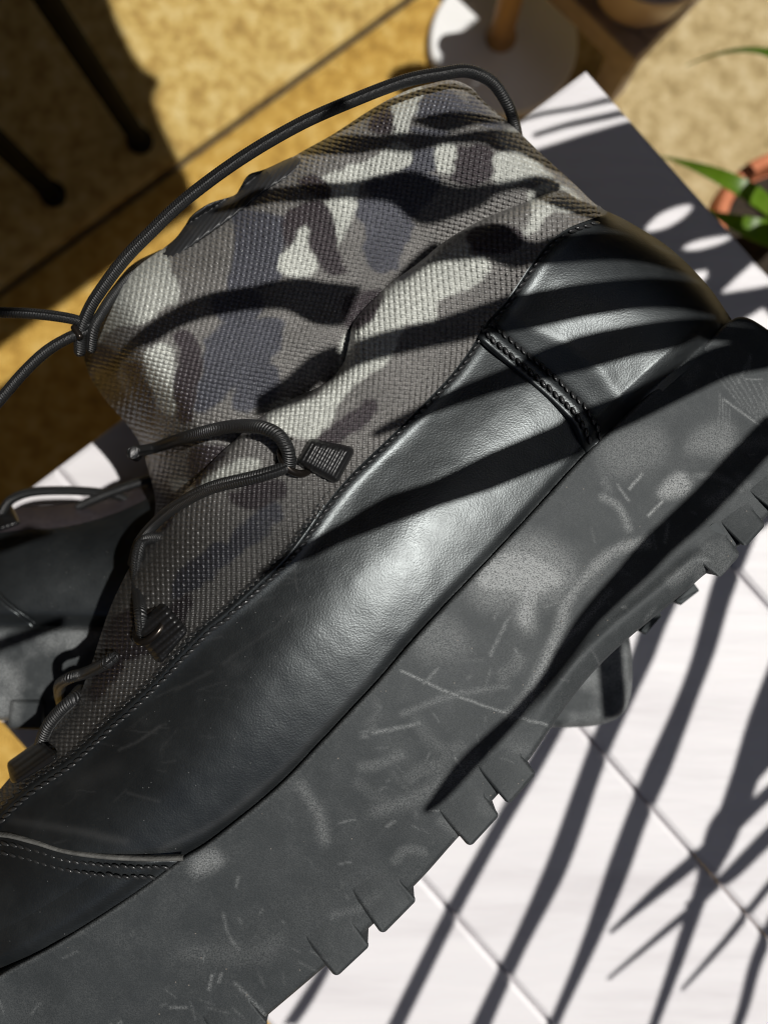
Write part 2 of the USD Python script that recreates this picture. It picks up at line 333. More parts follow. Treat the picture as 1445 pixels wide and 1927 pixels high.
def blade(root, mid, tip, w, fold=0.25, n=24):
    """A strap leaf through three points: a V-folded tapering ribbon with thickness."""
    t = np.linspace(0, 1, n)[:, None]
    p = (1 - t) ** 2 * np.array(root) + 2 * t * (1 - t) * np.array(mid) + t**2 * np.array(tip)
    d = np.gradient(p, axis=0); d /= np.linalg.norm(d, axis=1, keepdims=True)
    side = np.cross(d, [0, 0, 1.0]); side /= np.linalg.norm(side, axis=1, keepdims=True); up = np.cross(side, d)
    prof = w * np.minimum(1, 0.35 + 2.2 * t) * (1 - t**3) ** 0.9 + 0.0003
    rows = [p - side * prof + up * prof * fold, p, p + side * prof + up * prof * fold]
    V = np.stack(rows + [r - up * 0.0006 for r in rows[::-1]], 1)
    m = V.shape[1]; f = []
    for i in range(n - 1):
        for j in range(m):
            k = (j + 1) % m; f.append([i * m + j, i * m + k, (i + 1) * m + k, (i + 1) * m + j])
    return V.reshape(-1, 3), np.array(f)


RZ = 0.13
tp = at(1492, 428, RZ)[:2]; R = 0.074
tpot = thing("terracotta_plant", "terracotta pot of green strap leaves beside the bench", "potted plant", (*tp, 0))
put("pot", lathe([(0, 0), (0.046, 0), (0.05, 0.005), (0.062, 0.095), (0.072, 0.097), (R, 0.102), (R, RZ - 0.003), (R - 0.003, RZ), (R - 0.011, RZ), (R - 0.013, RZ - 0.004), (R - 0.015, RZ - 0.02), (0, RZ - 0.021)], (*tp, 0.0005)), "terracotta", tpot)
put("soil", lathe([(0, 0), (R - 0.016, 0), (R - 0.017, 0.003), (0, 0.006)], (*tp, RZ - 0.019)), "soil", tpot)
root = np.array([*tp, RZ - 0.012])
put("leaf", blade(root, at(1450, 345, 0.30), at(1238, 292, 0.14), 0.0085), "strap_leaf", tpot, smooth=60)
put("leaf", blade(root, at(1490, 470, 0.26), at(1330, 395, 0.19), 0.0125), "strap_leaf", tpot, smooth=60)
put("leaf", blade(root, at(1660, -40, 0.30), at(1290, 122, 0.10), 0.006), "strap_leaf", tpot, smooth=60)
put("leaf", blade(root, at(1600, 420, 0.38), at(1500, 250, 0.22), 0.011), "strap_leaf", tpot, smooth=60)
put("leaf", blade(root, at(1640, 500, 0.36), at(1700, 330, 0.2), 0.011), "strap_leaf", tpot, smooth=60)
put("leaf", blade(root, at(1560, 620, 0.34), at(1640, 640, 0.2), 0.011), "strap_leaf", tpot, smooth=60)

fa, fb = at(266, 268, 0)[:2], at(103, 368, 0)[:2]
off = np.array([-(fb - fa)[1], (fb - fa)[0]]); off *= -0.24 / np.linalg.norm(off)
if off[1] < 0: off = -off
ps = thing("metal_plant_stand", "slim black metal plant stand with tube legs in deep shade", "plant stand", (*((fa + fb) / 2 + off / 2), 0))
for q in (fa, fb, fa + off, fb + off):
    mth, _ = tube([[*q, 0.006], [*q, 0.25], [*q, 0.50]], 0.0105, 16); put("leg", mth, "black_metal", ps)
    put("foot", lathe([(0, 0), (0.013, 0), (0.0145, 0.004), (0.013, 0.012), (0.0106, 0.014), (0, 0.0145)], (*q, 0.0005), 24), "black_metal", ps)
cc = (fa + fb + off) / 2 - (fa + fb + off) / 2 + (fa + fb) / 2 + off / 2
put("top_plate", prism(Polygon([fa + (fa - cc) * .12, fb + (fb - cc) * .12, fb + off + (fb + off - cc) * .12, fa + off + (fa + off - cc) * .12]), 0.5065, 0.518, 0.002), "black_metal", ps, smooth=20)

# ------------------------------------------------------------------ the near boot: height fields over the plane of its side, in the photograph's measure
RES, U0, V0, U1, V1 = 2.0, -300, 60, 1660, 2260
gu, gv = np.meshgrid(np.arange(U0, U1, RES), np.arange(V0, V1, RES))


def mask(poly):
    im = Image.new("L", (gu.shape[1], gu.shape[0])); ImageDraw.Draw(im).polygon([((x - U0) / RES, (y - V0) / RES) for x, y in poly], fill=1)
    return np.asarray(im) > 0


def edt(m): return ndimage.gaussian_filter(ndimage.distance_transform_edt(m) * RES, 1.5)
def look(field, u, v):
    u, v = np.atleast_1d(u), np.atleast_1d(v)
    return ndimage.map_coordinates(field, [(np.asarray(v, float) - V0) / RES, (np.asarray(u, float) - U0) / RES], order=1, mode="nearest")
def rnd(d, w): return np.sqrt(np.clip(1 - (1 - np.clip(d / w, 0, 1)) ** 2, 0, 1))
def line_dist(line):
    p = resample(np.asarray(line, float), 3); d, _ = cKDTree(p).query(np.c_[gu.ravel(), gv.ravel()]); return d.reshape(gu.shape)


def outer(p):
    """Outline of a polygon, or of its largest piece."""
    p = p if isinstance(p, (Polygon,)) or hasattr(p, "geoms") else Polygon(p)
    p = p.buffer(0); p = max(getattr(p, "geoms", [p]), key=lambda g: g.area)
    return np.array(p.exterior.coords)[:-1]


def sheet(poly, zfield, step=2.5, edge_w=7, edge_h=0.0012, edge_lines=None, extra=None):
    """A grid over a polygon (pixels), its border snapped to the outline; heights from the field, rounded down at the border."""
    poly = np.asarray(poly, float)
    ring = resample(np.vstack([poly, poly[:1]]), 1.0)
    lo, hi = poly.min(0) - 2 * step, poly.max(0) + 2 * step
    a, b = np.meshgrid(np.arange(lo[0], hi[0], step), np.arange(lo[1], hi[1], step))
    K = 2.0
    im = Image.new("L", (int((hi[0] - lo[0]) * K) + 3, int((hi[1] - lo[1]) * K) + 3)); ImageDraw.Draw(im).polygon([((x - lo[0]) * K, (y - lo[1]) * K) for x, y in poly], fill=1)
    inside = np.asarray(im)[np.round((b - lo[1]) * K).astype(int), np.round((a - lo[0]) * K).astype(int)] > 0
    d, near = cKDTree(ring).query(np.c_[a.ravel(), b.ravel()]); d, near = d.reshape(a.shape), near.reshape(a.shape)
    keep = inside | (d < step * 1.3)
    snap = (~inside & keep) | (inside & (d < step * 0.4))
    u, v = np.where(snap, ring[near][..., 0], a), np.where(snap, ring[near][..., 1], b)
    d = np.where(snap, 0, d)
    if edge_lines is not None:
        d, _ = cKDTree(np.vstack([resample(np.asarray(l, float), 1.0) for l in edge_lines])).query(np.c_[u.ravel(), v.ravel()]); d = d.reshape(a.shape)
    z = look(zfield, u, v) - edge_h * (1 - rnd(d, edge_w))
    idx = -np.ones(a.shape, int); idx[keep] = np.arange(keep.sum())
    ok = keep[:-1, :-1] & keep[1:, :-1] & keep[:-1, 1:] & keep[1:, 1:] & ~(snap[:-1, :-1] & snap[1:, :-1] & snap[:-1, 1:] & snap[1:, 1:])
    q = np.stack([idx[:-1, :-1], idx[1:, :-1], idx[1:, 1:], idx[:-1, 1:]], -1)[ok]
    if extra is not None: z = z + extra(u, v)
    uk, vk = u[keep], v[keep]
    back = np.flatnonzero(np.bincount(q.ravel(), minlength=keep.sum())); new = -np.ones(keep.sum(), int); new[back] = np.arange(len(back))
    uk, vk = uk[back], vk[back]
    return (at(uk, vk, z[keep][back]), new[q]), uk, vk


front = spline(pts(-60, 1560, -20, 1510, 20, 1462, 60, 1420, 105, 1365, 145, 1315, 172, 1250, 205, 1150, 245, 1065, 285, 995, 292, 940, 278, 880, 262, 832, 232, 790, 200, 755, 168, 705, 155, 650, 168, 610,
                   207, 558, 257, 503, 317, 461, 371, 431, 416, 398, 447, 368, 508, 322, 569, 284, 626, 252, 700, 204, 760, 172, 805, 158, 850, 150, 885, 163, 915, 194, 960, 232, 1020, 290, 1080, 345,
                   1125, 387, 1180, 415, 1260, 466, 1330, 535, 1378, 603), 6)
toe_front = spline(pts(-60, 1560, -110, 1630, -155, 1715, -170, 1800, -160, 1880, -130, 1935), 6)[::-1]
sole_top = spline(pts(-130, 1935, -80, 1893, 0, 1834, 90, 1785, 180, 1730, 262, 1675, 340, 1618, 400, 1580, 520, 1483, 600, 1401, 660, 1337, 712, 1281, 774, 1209, 849, 1127, 932, 1040, 1015, 950, 1092, 865, 1160, 797, 1230, 732, 1300, 670, 1372, 604), 6)
heel_lip = spline(pts(1372, 604, 1392, 596, 1420, 604, 1470, 640, 1520, 690, 1548, 755, 1552, 830, 1525, 890, 1480, 938), 6)
base = spline(pts(1480, 938, 1440, 975, 1398, 1020, 1340, 1070, 1320, 1086), 4)
arch = spline(pts(1320, 1086, 1279, 1122, 1183, 1201, 1118, 1263, 1063, 1332, 998, 1427), 6)
base2 = spline(pts(998, 1427, 930, 1503, 855, 1584, 787, 1660, 700, 1742, 603, 1827, 503, 1912, 400, 2000, 250, 2105, 100, 2165, -20, 2170, -130, 2120, -190, 2045, -185, 1975, -130, 1935), 6)
SOLE = np.vstack([sole_top, heel_lip[1:], base[1:], arch[1:], base2[1:-1]])
UPPER = np.vstack([front, sole_top[::-1], toe_front[::-1]])

B0 = BENCH
ZM = B0 + 0.135
M = mask(UPPER) | mask(SOLE) | mask(np.vstack([sole_top, pts(1660, 700, 1660, 2260, -300, 2260, -300, 1990)]))
dfront = edt(M)
es, et = np.array([0.71, -0.704]), np.array([-0.704, -0.71])
s_along = ((gu - 900) * es[0] + (gv - 1000) * es[1]) / 6900.0          # metres along the sole towards the heel
t_up = ((gu - 900) * et[0] + (gv - 1000) * et[1]) / 6900.0
prof = (1 - (1 - np.clip(dfront / 350.0, 0, 1)) ** 2.3) ** 0.55
ZU = ZM + 0.0415 * prof
_s = np.linspace(-0.4, 0.4, 801); _sl = 0.2 * np.clip((_s + 0.085) / 0.07, 0, 1) ** 1.5 * np.clip((0.15 - _s) / 0.05, 0, 1); _dr = np.cumsum(_sl) * 0.001
DROP = ndimage.gaussian_filter(np.interp(s_along, _s, _dr), 4)          # the side falls away from the ball of the foot to the heel
ZU = ZM + (ZU - ZM) - DROP * np.clip(dfront / 260, 0, 1)
ZU = ndimage.gaussian_filter(ZU, 4)
ZU = ZU + 0.0005 * (meshkit.fbm(np.dstack([gu / 95, gv / 95, 0 * gu]), 3, 5) - 0.5) * np.clip(dfront / 60, 0, 1)
d_sole = np.where(mask(SOLE), 0, line_dist(sole_top))
bulge_s = np.exp(-((d_sole - 150) / 95) ** 2)
ZQ = ZU + 0.0022 * bulge_s - 0.0013 * np.exp(-(d_sole / 12) ** 2) - 0.0012 * np.exp(-(d_sole / 45) ** 2)

seam = spline(pts(-60, 1575, -15, 1520, 18, 1488, 60, 1455, 115, 1418, 165, 1372, 215, 1326, 270, 1276, 315, 1228, 370, 1172, 410, 1140, 465, 1090, 522, 1036, 562, 985, 600, 930, 642, 880, 690, 833, 740, 785, 790, 735, 832, 690, 866, 645, 884, 612), 6)
heel_seam = spline(pts(884, 612, 900, 640, 954, 688, 1000, 727, 1040, 763, 1076, 802, 1097, 850), 6)
toe_seam = spline(pts(-130, 1590, -60, 1580, 0, 1572, 60, 1585, 120, 1603, 200, 1614, 280, 1618, 345, 1617), 6)
cuff_seam = spline(pts(884, 612, 905, 588, 942, 545, 985, 482, 1018, 442, 1058, 412, 1105, 393, 1128, 386), 6)
crease = spline(pts(1092, 362, 1050, 358, 980, 383, 905, 414, 836, 454, 790, 492, 726, 541, 668, 602, 657, 644, 645, 685, 610, 722, 546, 752, 490, 785, 440, 830, 400, 868, 360, 912, 322, 955, 288, 992), 6)

boot = thing("near_boot", "worn black leather and grey camouflage boot lying on top of the other boot", "boot", (*at(700, 1000, B0)[:2], B0 + 0.09))

d_seam = line_dist(np.vstack([seam, cuff_seam]))
RIDGE = 0.0016 * np.exp(-((d_seam - 20) / 16) ** 2) + 0.0008 * np.exp(-((d_seam - 20) / 6) ** 2)
ZQ = ZQ + RIDGE
dust = np.zeros(gu.shape)
def scuff(p, w, a, blur):
    global dust
    im = Image.new("L", (gu.shape[1], gu.shape[0])); q = spline(pts(p), 6)
    ImageDraw.Draw(im).line([((x - U0) / RES, (y - V0) / RES) for x, y in q], fill=255, width=max(1, int(round(w / RES))), joint="curve")
    dust = np.maximum(dust, a * ndimage.gaussian_filter(np.asarray(im) / 255.0, blur / RES))
def patch(p, a, blur):
    global dust
    im = Image.new("L", (gu.shape[1], gu.shape[0])); q = spline(pts(p), 6, True); ImageDraw.Draw(im).polygon([((x - U0) / RES, (y - V0) / RES) for x, y in q], fill=255)
    dust = np.maximum(dust, a * ndimage.gaussian_filter(np.asarray(im) / 255.0, blur / RES))
scuff((225, 1412, 262, 1395, 312, 1362), 4, 0.30, 1.5); scuff((330, 1298, 400, 1262), 4, 0.22, 2); scuff((240, 1492, 300, 1508), 4, 0.25, 2); scuff((20, 1545, 120, 1560, 240, 1585), 12, 0.22, 5)
scuff((420, 1250, 520, 1180, 560, 1140), 5, 0.14, 2); scuff((130, 1480, 230, 1440), 26, 0.10, 10); scuff((560, 1115, 548, 1030), 2, 0.3, 1); scuff((300, 1600, 420, 1540, 560, 1420, 700, 1270), 8, 0.20, 4)
for _ in range(40):
    c = np.array([RNG.uniform(60, 700), 0]); c[1] = 1640 - c[0] * 0.75 + RNG.uniform(-160, 40); a = RNG.uniform(-1.1, 0.2); l = RNG.uniform(8, 60)
    scuff((c[0], c[1], c[0] + l * math.cos(a), c[1] + l * math.sin(a)), 2, RNG.uniform(0.05, 0.22), 1)
dusty = dust
# vamp and quarter leather
inset = lambda line, k: line + k * np.stack([np.gradient(line[:, 1]), -np.gradient(line[:, 0])], 1) / np.linalg.norm(np.gradient(line, axis=0), axis=1, keepdims=True)
quarter = np.vstack([seam, heel_seam[1:] + [10, -2], pts(1125, 880), inset(sole_top, -14)[::-1][30:], pts(-100, 1760)])
quarter = Polygon(np.vstack([seam, heel_seam[1:] + [14, -6], pts(1130, 862), inset(sole_top[sole_top[:, 0] < 1110], -14)[::-1], pts(-130, 1800)])).buffer(0)
quarter = max(getattr(quarter, "geoms", [quarter]), key=lambda g: g.area)
qp = np.array(quarter.exterior.coords)[:-1]
qm, qu, qv = sheet(qp, ZQ + 0.0012, 2.5, 9, 0.0022, [seam])
put("quarter", qm, "leather", boot, smooth=True, prim={"dust": look(dusty, qu, qv)})
# heel counter, its padded edge over the quarter
d_hs = line_dist(heel_seam)
ZH = ZU + 0.0012 + 0.0022 * np.clip(d_sole / 35, 0, 1) + 0.0014 * np.exp(-(d_hs / 30) ** 2) * np.clip(d_sole / 45, 0, 1) - 0.0016 * np.exp(-(d_sole / 14) ** 2) + RIDGE + 0.0007 * np.exp(-((d_hs - 31) / 10) ** 2)
hp = np.vstack([cuff_seam, front[front[:, 0] > 1128][np.argsort(front[front[:, 0] > 1128][:, 0])], inset(sole_top[(sole_top[:, 0] > 1100)], -14)[::-1], heel_seam[::-1][:-1]])
hm, _, _ = sheet(hp, ZH, 2.5, 12, 0.0035, [cuff_seam, heel_seam])
put("heel_counter", hm, "leather", boot, smooth=True)
# toe cap with its pale cut edge
d_ts = line_dist(toe_seam)
tpoly = np.vstack([toe_seam, inset(sole_top[sole_top[:, 0] < 342], -14)[::-1], toe_front[:-1], pts(-130, 1600)])
ZT = ZU + 0.0022 - 0.0022 * np.exp(-(d_sole / 18) ** 2)
tm, _, _ = sheet(outer(tpoly), ZT, 3, 5, 0.0012, [toe_seam])
put("toe_cap", tm, "leather", boot, smooth=True)
mottled("cut_leather", [(0.3, (0.04, 0.04, 0.038)), (0.7, (0.17, 0.17, 0.16))], 120, 0.8, bump=0.7, bscale=900, bdist=0.0004)
cut = np.vstack([toe_seam + [0, -9], (toe_seam + [0, 4])[::-1]])
cm, _, _ = sheet(cut, ZU + 0.0040 - 0.003 * np.clip((line_dist(toe_seam + [0, 2]) / 14), 0, 1) ** 2, 2, 3, 0.0008)
put("cut_edge", cm, "cut_leather", boot, smooth=True, label="pale grey raw edge of the toe cap leather")

# camouflage print; one dark blob also paints shade on the shaft edge
LIGHT, MID, BLUE, DARK = (0.40, 0.41, 0.38), (0.145, 0.14, 0.134), (0.066, 0.068, 0.082), (0.044, 0.037, 0.041)
camo = {
    "BLUE": [(439,393,542,412,534,465,523,530,432,545,439,481,443,435), (676,374,733,374,767,401,779,427,752,477,745,507,707,511,684,473,691,435,672,404), (794,176,844,169,880,195,889,214,844,222,783,218,790,195),
             (844,245,828,256,786,252,770,237), (779,279,821,279,821,317,790,328,741,328,767,306), (688,344,790,326,830,344,779,408,720,380), (383,652,414,614,463,600,529,600,532,635,511,680,449,714,425,749,373,780,369,731,383,704),
             (459,981,511,946,532,963,501,1008,442,1050,394,1091,387,1077), (395,560,470,545,500,580,430,610), (330,1090,380,1040,420,1020,400,1080,330,1130), (455,700,520,690,510,760,440,770), (880,175,920,205,940,240,900,230)],
    "LIGHT": [(207,572,264,496,317,465,317,500,329,522,336,541,336,568,302,580,276,606,207,621,180,650,165,630), (557,435,572,424,584,439,580,465,599,496,593,515,553,522,527,511,523,492,546,465),
              (729,191,760,168,790,161,798,172,786,203,771,226,764,252,741,252,737,226,726,199), (600,336,657,313,703,294,726,283,741,267,771,275,775,302,741,325,684,344,672,366,668,404,649,442,638,465,634,435,619,397,608,366),
              (931,290,962,286,1003,306,1038,328,1030,336,984,340,942,351,927,336,923,313), (824,267,855,271,859,298,847,325,828,325,821,298), (828,465,882,439,882,477,916,484,920,511,889,541,828,564,813,606,707,618,657,633,668,602,726,549,779,503),
              (996,359,1049,340,1041,389,1019,424,992,443,985,435,1000,401), (935,250,980,245,1019,286,1019,313,965,286,950,279), (501,787,532,752,598,745,626,711,646,662,684,624,684,686,660,731,632,766,608,821,546,821),
              (373,911,442,870,484,863,487,884,408,908,376,918), (311,908,352,904,363,922,338,939,311,939), (273,669,314,648,328,690,328,773,304,773,286,738), (1040,345,1080,362,1095,390,1060,400,1035,385), (640,640,700,620,760,612,720,690,650,720)],
    "DARK": [(140,630,178,640,205,690,238,745,268,800,292,850,318,905,335,960,300,1000,240,960,150,760), (531,424,553,389,607,378,633,424,635,465,649,511,618,515,599,488,582,454,584,435,572,424,546,462,534,454), (859,279,912,271,927,290,923,336,889,351,859,344,844,332,851,321,859,298), (695,226,733,199,741,245,714,252,691,241),  # first blob: dark trim and painted shade where the shaft turns away
             (580,328,607,336,622,359,618,378,588,366,561,344), (235,690,262,683,269,714,287,738,293,773,280,808,242,721), (328,631,352,621,373,648,380,697,366,735,363,787,338,794,328,756,325,704,338,669),
             (352,856,373,839,425,839,421,863,394,884,366,918,356,894), (882,437,924,424,977,431,980,465,931,481,890,470), (581,842,615,808,700,749,700,794,633,835,612,863), (160,650,215,660,225,720,240,790,205,760,165,705),
             (650,560,720,545,700,600,655,620), (300,1160,360,1120,340,1180,280,1230,230,1240), (430,930,520,900,540,930,470,960), (200,1180,250,1150,230,1260,170,1320)],
}
CW = (int((1160 - 0)), int(1560 - 100))
ci = Image.new("L", CW, 0); cd = ImageDraw.Draw(ci)
for val, key in ((1, "BLUE"), (2, "LIGHT"), (3, "DARK")):
    for p in camo[key]:
        q = spline(pts(p), 5, True); cd.polygon([(x, y - 100) for x, y in q], fill=val)
ci = np.asarray(ci); PAL = np.array([MID, BLUE, LIGHT, DARK]); ci = np.stack([ndimage.gaussian_filter(PAL[ci][..., k], 2.6) for k in range(3)], -1)
warp = meshkit.fbm(np.dstack([gu / 16, gv / 16, 0 * gu]), 2, 9) - 0.5
tone = meshkit.fbm(np.dstack([gu / 70, gv / 70, 0 * gu + 4]), 3, 12)
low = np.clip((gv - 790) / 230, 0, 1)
def camo_at(u, v):
    w = look(warp, u, v) * 12
    uu, vv = np.clip(np.round(u + w).astype(int), 0, CW[0] - 1), np.clip(np.round(v - 100 + w * 0.6).astype(int), 0, CW[1] - 1)
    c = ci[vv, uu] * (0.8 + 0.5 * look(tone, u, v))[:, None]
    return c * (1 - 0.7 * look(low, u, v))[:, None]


def weave(u, v, ang, pitch=9.2, bend=None):
    a = math.radians(ang); x, y = (u * math.cos(a) + v * math.sin(a)), (-u * math.sin(a) + v * math.cos(a))
    wob = 0.5 * np.sin(x / 70 + y / 160) + 0.5 * np.sin(y / 55 + u / 130)
    return np.stack([x / pitch + wob, y / (pitch * 0.86) + wob, 0 * u], 1)


def relief(ang, amp, pitch=9.2):
    """Height of a plain weave: rounded warp and weft threads passing over each other."""
    def h(u, v):
        w = weave(u.ravel(), v.ravel(), ang, pitch); a, b = np.sin(math.pi * w[:, 0]), np.sin(math.pi * w[:, 1]); k = np.clip(1.6 * a * b, -1, 1)
        return (amp * np.maximum(np.sqrt(np.abs(a)) * (0.5 + 0.5 * k), np.sqrt(np.abs(b)) * (0.5 - 0.5 * k) * 0.85)).reshape(u.shape)
    return h


# shaft (front gusset and cuff) and the padded side flap over it
d_cr = line_dist(crease)
folds = 0.0022 * np.exp(-((np.abs((gu - 560) * 0.35 + (gv - 640) * 0.94) - 0) / 45) ** 2) * np.exp(-((gu - 520) / 260) ** 2)
right = np.clip((gu - 150) / 260, 0, 1)
d_left = line_dist(pts(150, 640, 165, 705, 200, 760, 240, 805, 265, 850, 282, 900, 290, 960))
left_turn = ndimage.gaussian_filter(0.046 * np.clip(1 - d_left / 115, 0, 1) ** 1.5, 5)
ZB = ZU - left_turn - 0.0012 - 0.0055 * np.exp(-d_cr / 60) + folds + (0.0052 * (meshkit.fbm(np.dstack([gu / 230 + gv / 300, gv / 120 - gu / 260, 0 * gu + 3]), 3, 8) - 0.5)) * np.clip(dfront / 50, 0, 1)
shaft = np.vstack([front[(front[:, 1] < 1000) & (front[:, 0] < 1130)], pts(1080, 440, 1000, 470, 900, 480, 800, 540, 740, 620, 720, 720, 640, 790, 520, 850, 430, 930, 340, 1010)])
bm, bu, bv = sheet(outer(shaft), ZB, 1.5, 3, 0.0003, None, relief(12, 0.00125, 9.8))
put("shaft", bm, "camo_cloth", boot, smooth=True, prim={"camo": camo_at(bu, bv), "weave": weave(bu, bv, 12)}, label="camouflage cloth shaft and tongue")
pad = 0.0080 * rnd(d_cr, 85) * (0.45 + 0.55 * np.clip((1000 - gv) / 300, 0, 1)) - 0.0022 * np.exp(-(line_dist(np.vstack([seam, cuff_seam])) / 40) ** 2)
ZA = ZU + 0.0006 + pad
flap = np.vstack([crease, front[(front[:, 1] > 992) & (front[:, 0] < 400)][::-1], inset(seam[seam[:, 0] > -40], -22), inset(cuff_seam[cuff_seam[:, 0] > 900], -20), pts(1120, 385)])
flap = Polygon(flap).buffer(0); flap = max(getattr(flap, "geoms", [flap]), key=lambda g: g.area)
am, au, av = sheet(np.array(flap.exterior.coords)[:-1], ZA, 1.5, 24, 0.0046, [crease], relief(2, 0.00125, 9.8))
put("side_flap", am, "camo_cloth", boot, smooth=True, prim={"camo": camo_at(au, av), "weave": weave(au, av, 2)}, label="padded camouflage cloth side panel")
lining = spline(pts(300, 476, 330, 448, 348, 424, 362, 404, 394, 382, 440, 367, 452, 352, 468, 328, 500, 317, 560, 292, 560, 320, 500, 360, 450, 400, 380, 450, 320, 490), 4, True)
lm, lu, lv = sheet(lining, ZM + 0.002 + 0.014 * rnd(line_dist(pts(300, 476, 348, 424, 440, 366, 500, 316, 560, 290)), 60), 2.0, 8, 0.002, None, lambda u, v: 0.0003 * np.sin((u * 0.8 + v * 0.6) * 2 * math.pi / 7.5))
put("collar_lining", lm, "ribbed_tape", boot, smooth=True, prim={"weave": weave(lu, lv, -38, 7.5)})
# the far side of the upper, closing the boot
k = 5
msk = mask(UPPER)[::k, ::k]; zu = (2 * ZM - ZU)[::k, ::k] ; zu = np.maximum(zu, B0 + 0.092)
idx = -np.ones(msk.shape, int); idx[msk] = np.arange(msk.sum())
ok = msk[:-1, :-1] & msk[1:, :-1] & msk[:-1, 1:] & msk[1:, 1:]
q = np.stack([idx[:-1, :-1], idx[:-1, 1:], idx[1:, 1:], idx[1:, :-1]], -1)[ok]
P = at(gu[::k, ::k][msk], gv[::k, ::k][msk], ZM); P[:, 2] = np.minimum(zu[msk], np.minimum(ZM, ZB[::k, ::k][msk]) - 0.0012 - 1.1 * left_turn[::k, ::k][msk])
P, q = trimesh.Trimesh(P, q).vertices, trimesh.Trimesh(P, q).faces
put("inner_side", (P, q), "leather", boot, smooth=True)

# sole: side wall with dust and scuffs, outsole body, tread blocks
ZS0 = B0 + 0.180
d_base = np.minimum(line_dist(np.vstack([base, arch, base2])), 400); d_arch = line_dist(arch)
ZS = ZS0 - 0.0022 - DROP; ZSB = ZS - 0.0012 * np.exp(-((d_base - 170) / 70) ** 2)
ZS = ZS + np.clip((np.hypot(gu - 985, gv - 1440) - 60) / 90, 0, 1) * (0.0014 * np.exp(-((d_arch - 34) / 16) ** 2) - 0.0012 * np.exp(-(d_arch / 14) ** 2)) - 0.0012 * np.exp(-((d_base - 170) / 70) ** 2)
ZS = ZS + 0.0007 * (meshkit.fbm(np.dstack([gu / 130, gv / 130, 0 * gu + 7]), 3, 2) - 0.5)
dust = np.zeros(gu.shape)
patch((915, 1062, 975, 1035, 1040, 1062, 1065, 1100, 1010, 1125, 1000, 1190, 975, 1160, 980, 1118, 900, 1110), 1.0, 10)
patch((905, 1050, 1000, 1010, 1080, 1060, 1060, 1120, 900, 1140), 0.5, 16)
scuff((1225, 1022, 1165, 1035, 1115, 1075, 1070, 1130, 1050, 1190, 1020, 1260, 985, 1325, 955, 1350), 20, 0.55, 5)
scuff((1150, 1110, 1090, 1180, 1050, 1220), 9, 0.45, 4)
scuff((1130, 932, 1160, 950, 1175, 975, 1185, 1000), 12, 0.5, 4)
patch((1240, 925, 1275, 890, 1300, 905, 1290, 930, 1250, 940), 0.75, 5)
scuff((755, 1262, 850, 1305, 960, 1345, 1030, 1365), 5, 0.9, 1.5)
scuff((700, 1380, 790, 1362), 6, 0.6, 2); scuff((755, 1345, 850, 1310, 960, 1290), 9, 0.35, 4); scuff((800, 1250, 910, 1240), 5, 0.35, 3)
scuff((925, 1235, 950, 1180, 965, 1155), 5, 0.5, 2); scuff((1185, 920, 1210, 890), 4, 0.8, 1); scuff((1220, 970, 1248, 942), 3, 0.8, 1); scuff((1125, 865, 1150, 930), 10, 0.2, 5)
for i in range(7): scuff((1345 + 14 * i, 700 + 3 * i, 1400 + 12 * i, 770 + 8 * i), 2, 0.35, 1)
for i in range(4): scuff((1355 + 6 * i, 740 + 10 * i, 1352 + 6 * i, 830), 2, 0.4, 1)
scuff((1360, 750, 1430, 800), 3, 0.5, 1); patch((1330, 800, 1380, 800, 1375, 855, 1290, 850), 0.35, 9); patch((1130, 840, 1230, 800, 1250, 860, 1160, 900), 0.3, 14)
patch((780, 1170, 850, 1160, 880, 1230, 800, 1240), 0.25, 14); scuff((560, 1470, 600, 1530, 610, 1590), 16, 0.35, 7); patch((360, 1620, 400, 1600, 420, 1625, 370, 1650), 0.5, 8); scuff((700, 1530, 790, 1500, 900, 1430), 22, 0.25, 8)
scuff((440, 1850, 470, 1880, 500, 1912), 4, 0.45, 2); scuff((420, 1720, 430, 1760, 450, 1790), 4, 0.35, 2); scuff((330, 1790, 480, 1800, 530, 1770), 30, 0.12, 12)
for _ in range(34):
    c = sole_top[int(RNG.uniform(0.4, 1) * (len(sole_top) - 1))] + RNG.uniform(20, 320) * np.array([0.704, 0.71]); a = RNG.uniform(0, math.pi); l = RNG.uniform(30, 130); bnd = RNG.uniform(-40, 40)
    scuff((c[0], c[1], c[0] + 0.5 * l * math.cos(a) + bnd * math.sin(a) * 0.4, c[1] + 0.5 * l * math.sin(a) - bnd * math.cos(a) * 0.4, c[0] + l * math.cos(a), c[1] + l * math.sin(a)), RNG.uniform(8, 30), RNG.uniform(0.08, 0.22), RNG.uniform(2, 6))
for _ in range(110):
    s = RNG.uniform(0, 1); c = sole_top[int(s * (len(sole_top) - 1))] + RNG.uniform(30, 300) * np.array([0.704, 0.71]); a = RNG.uniform(0, math.pi); l = RNG.uniform(6, 42)
    scuff((c[0], c[1], c[0] + l * math.cos(a), c[1] + l * math.sin(a)), RNG.uniform(2, 4), RNG.uniform(0.15, 0.5), RNG.uniform(0.8, 2))
scuff(sole_top + [4, 4], 5, 0.28, 2.5)
sm, su, sv = sheet(SOLE, ZS, 2.5, 9, 0.0014)
put("side_wall", sm, "rubber_sole", boot, smooth=True, prim={"dust": look(dust, su, sv)})
body = Polygon(at(SOLE[:, 0], SOLE[:, 1], ZS0 - 0.046)[:, :2]).buffer(-0.0004).simplify(0.0002)
sk = resample(np.vstack([SOLE, SOLE[:1]]), 4)[:-1]; zt = look(ZS, sk[:, 0], sk[:, 1]) - 0.0019
rows = [at(sk[:, 0], sk[:, 1], zt)]; rows += [np.c_[rows[0][:, :2], np.full(len(sk), ZS0 - 0.0465)]]
n = len(sk); i = np.arange(n); j = (i + 1) % n
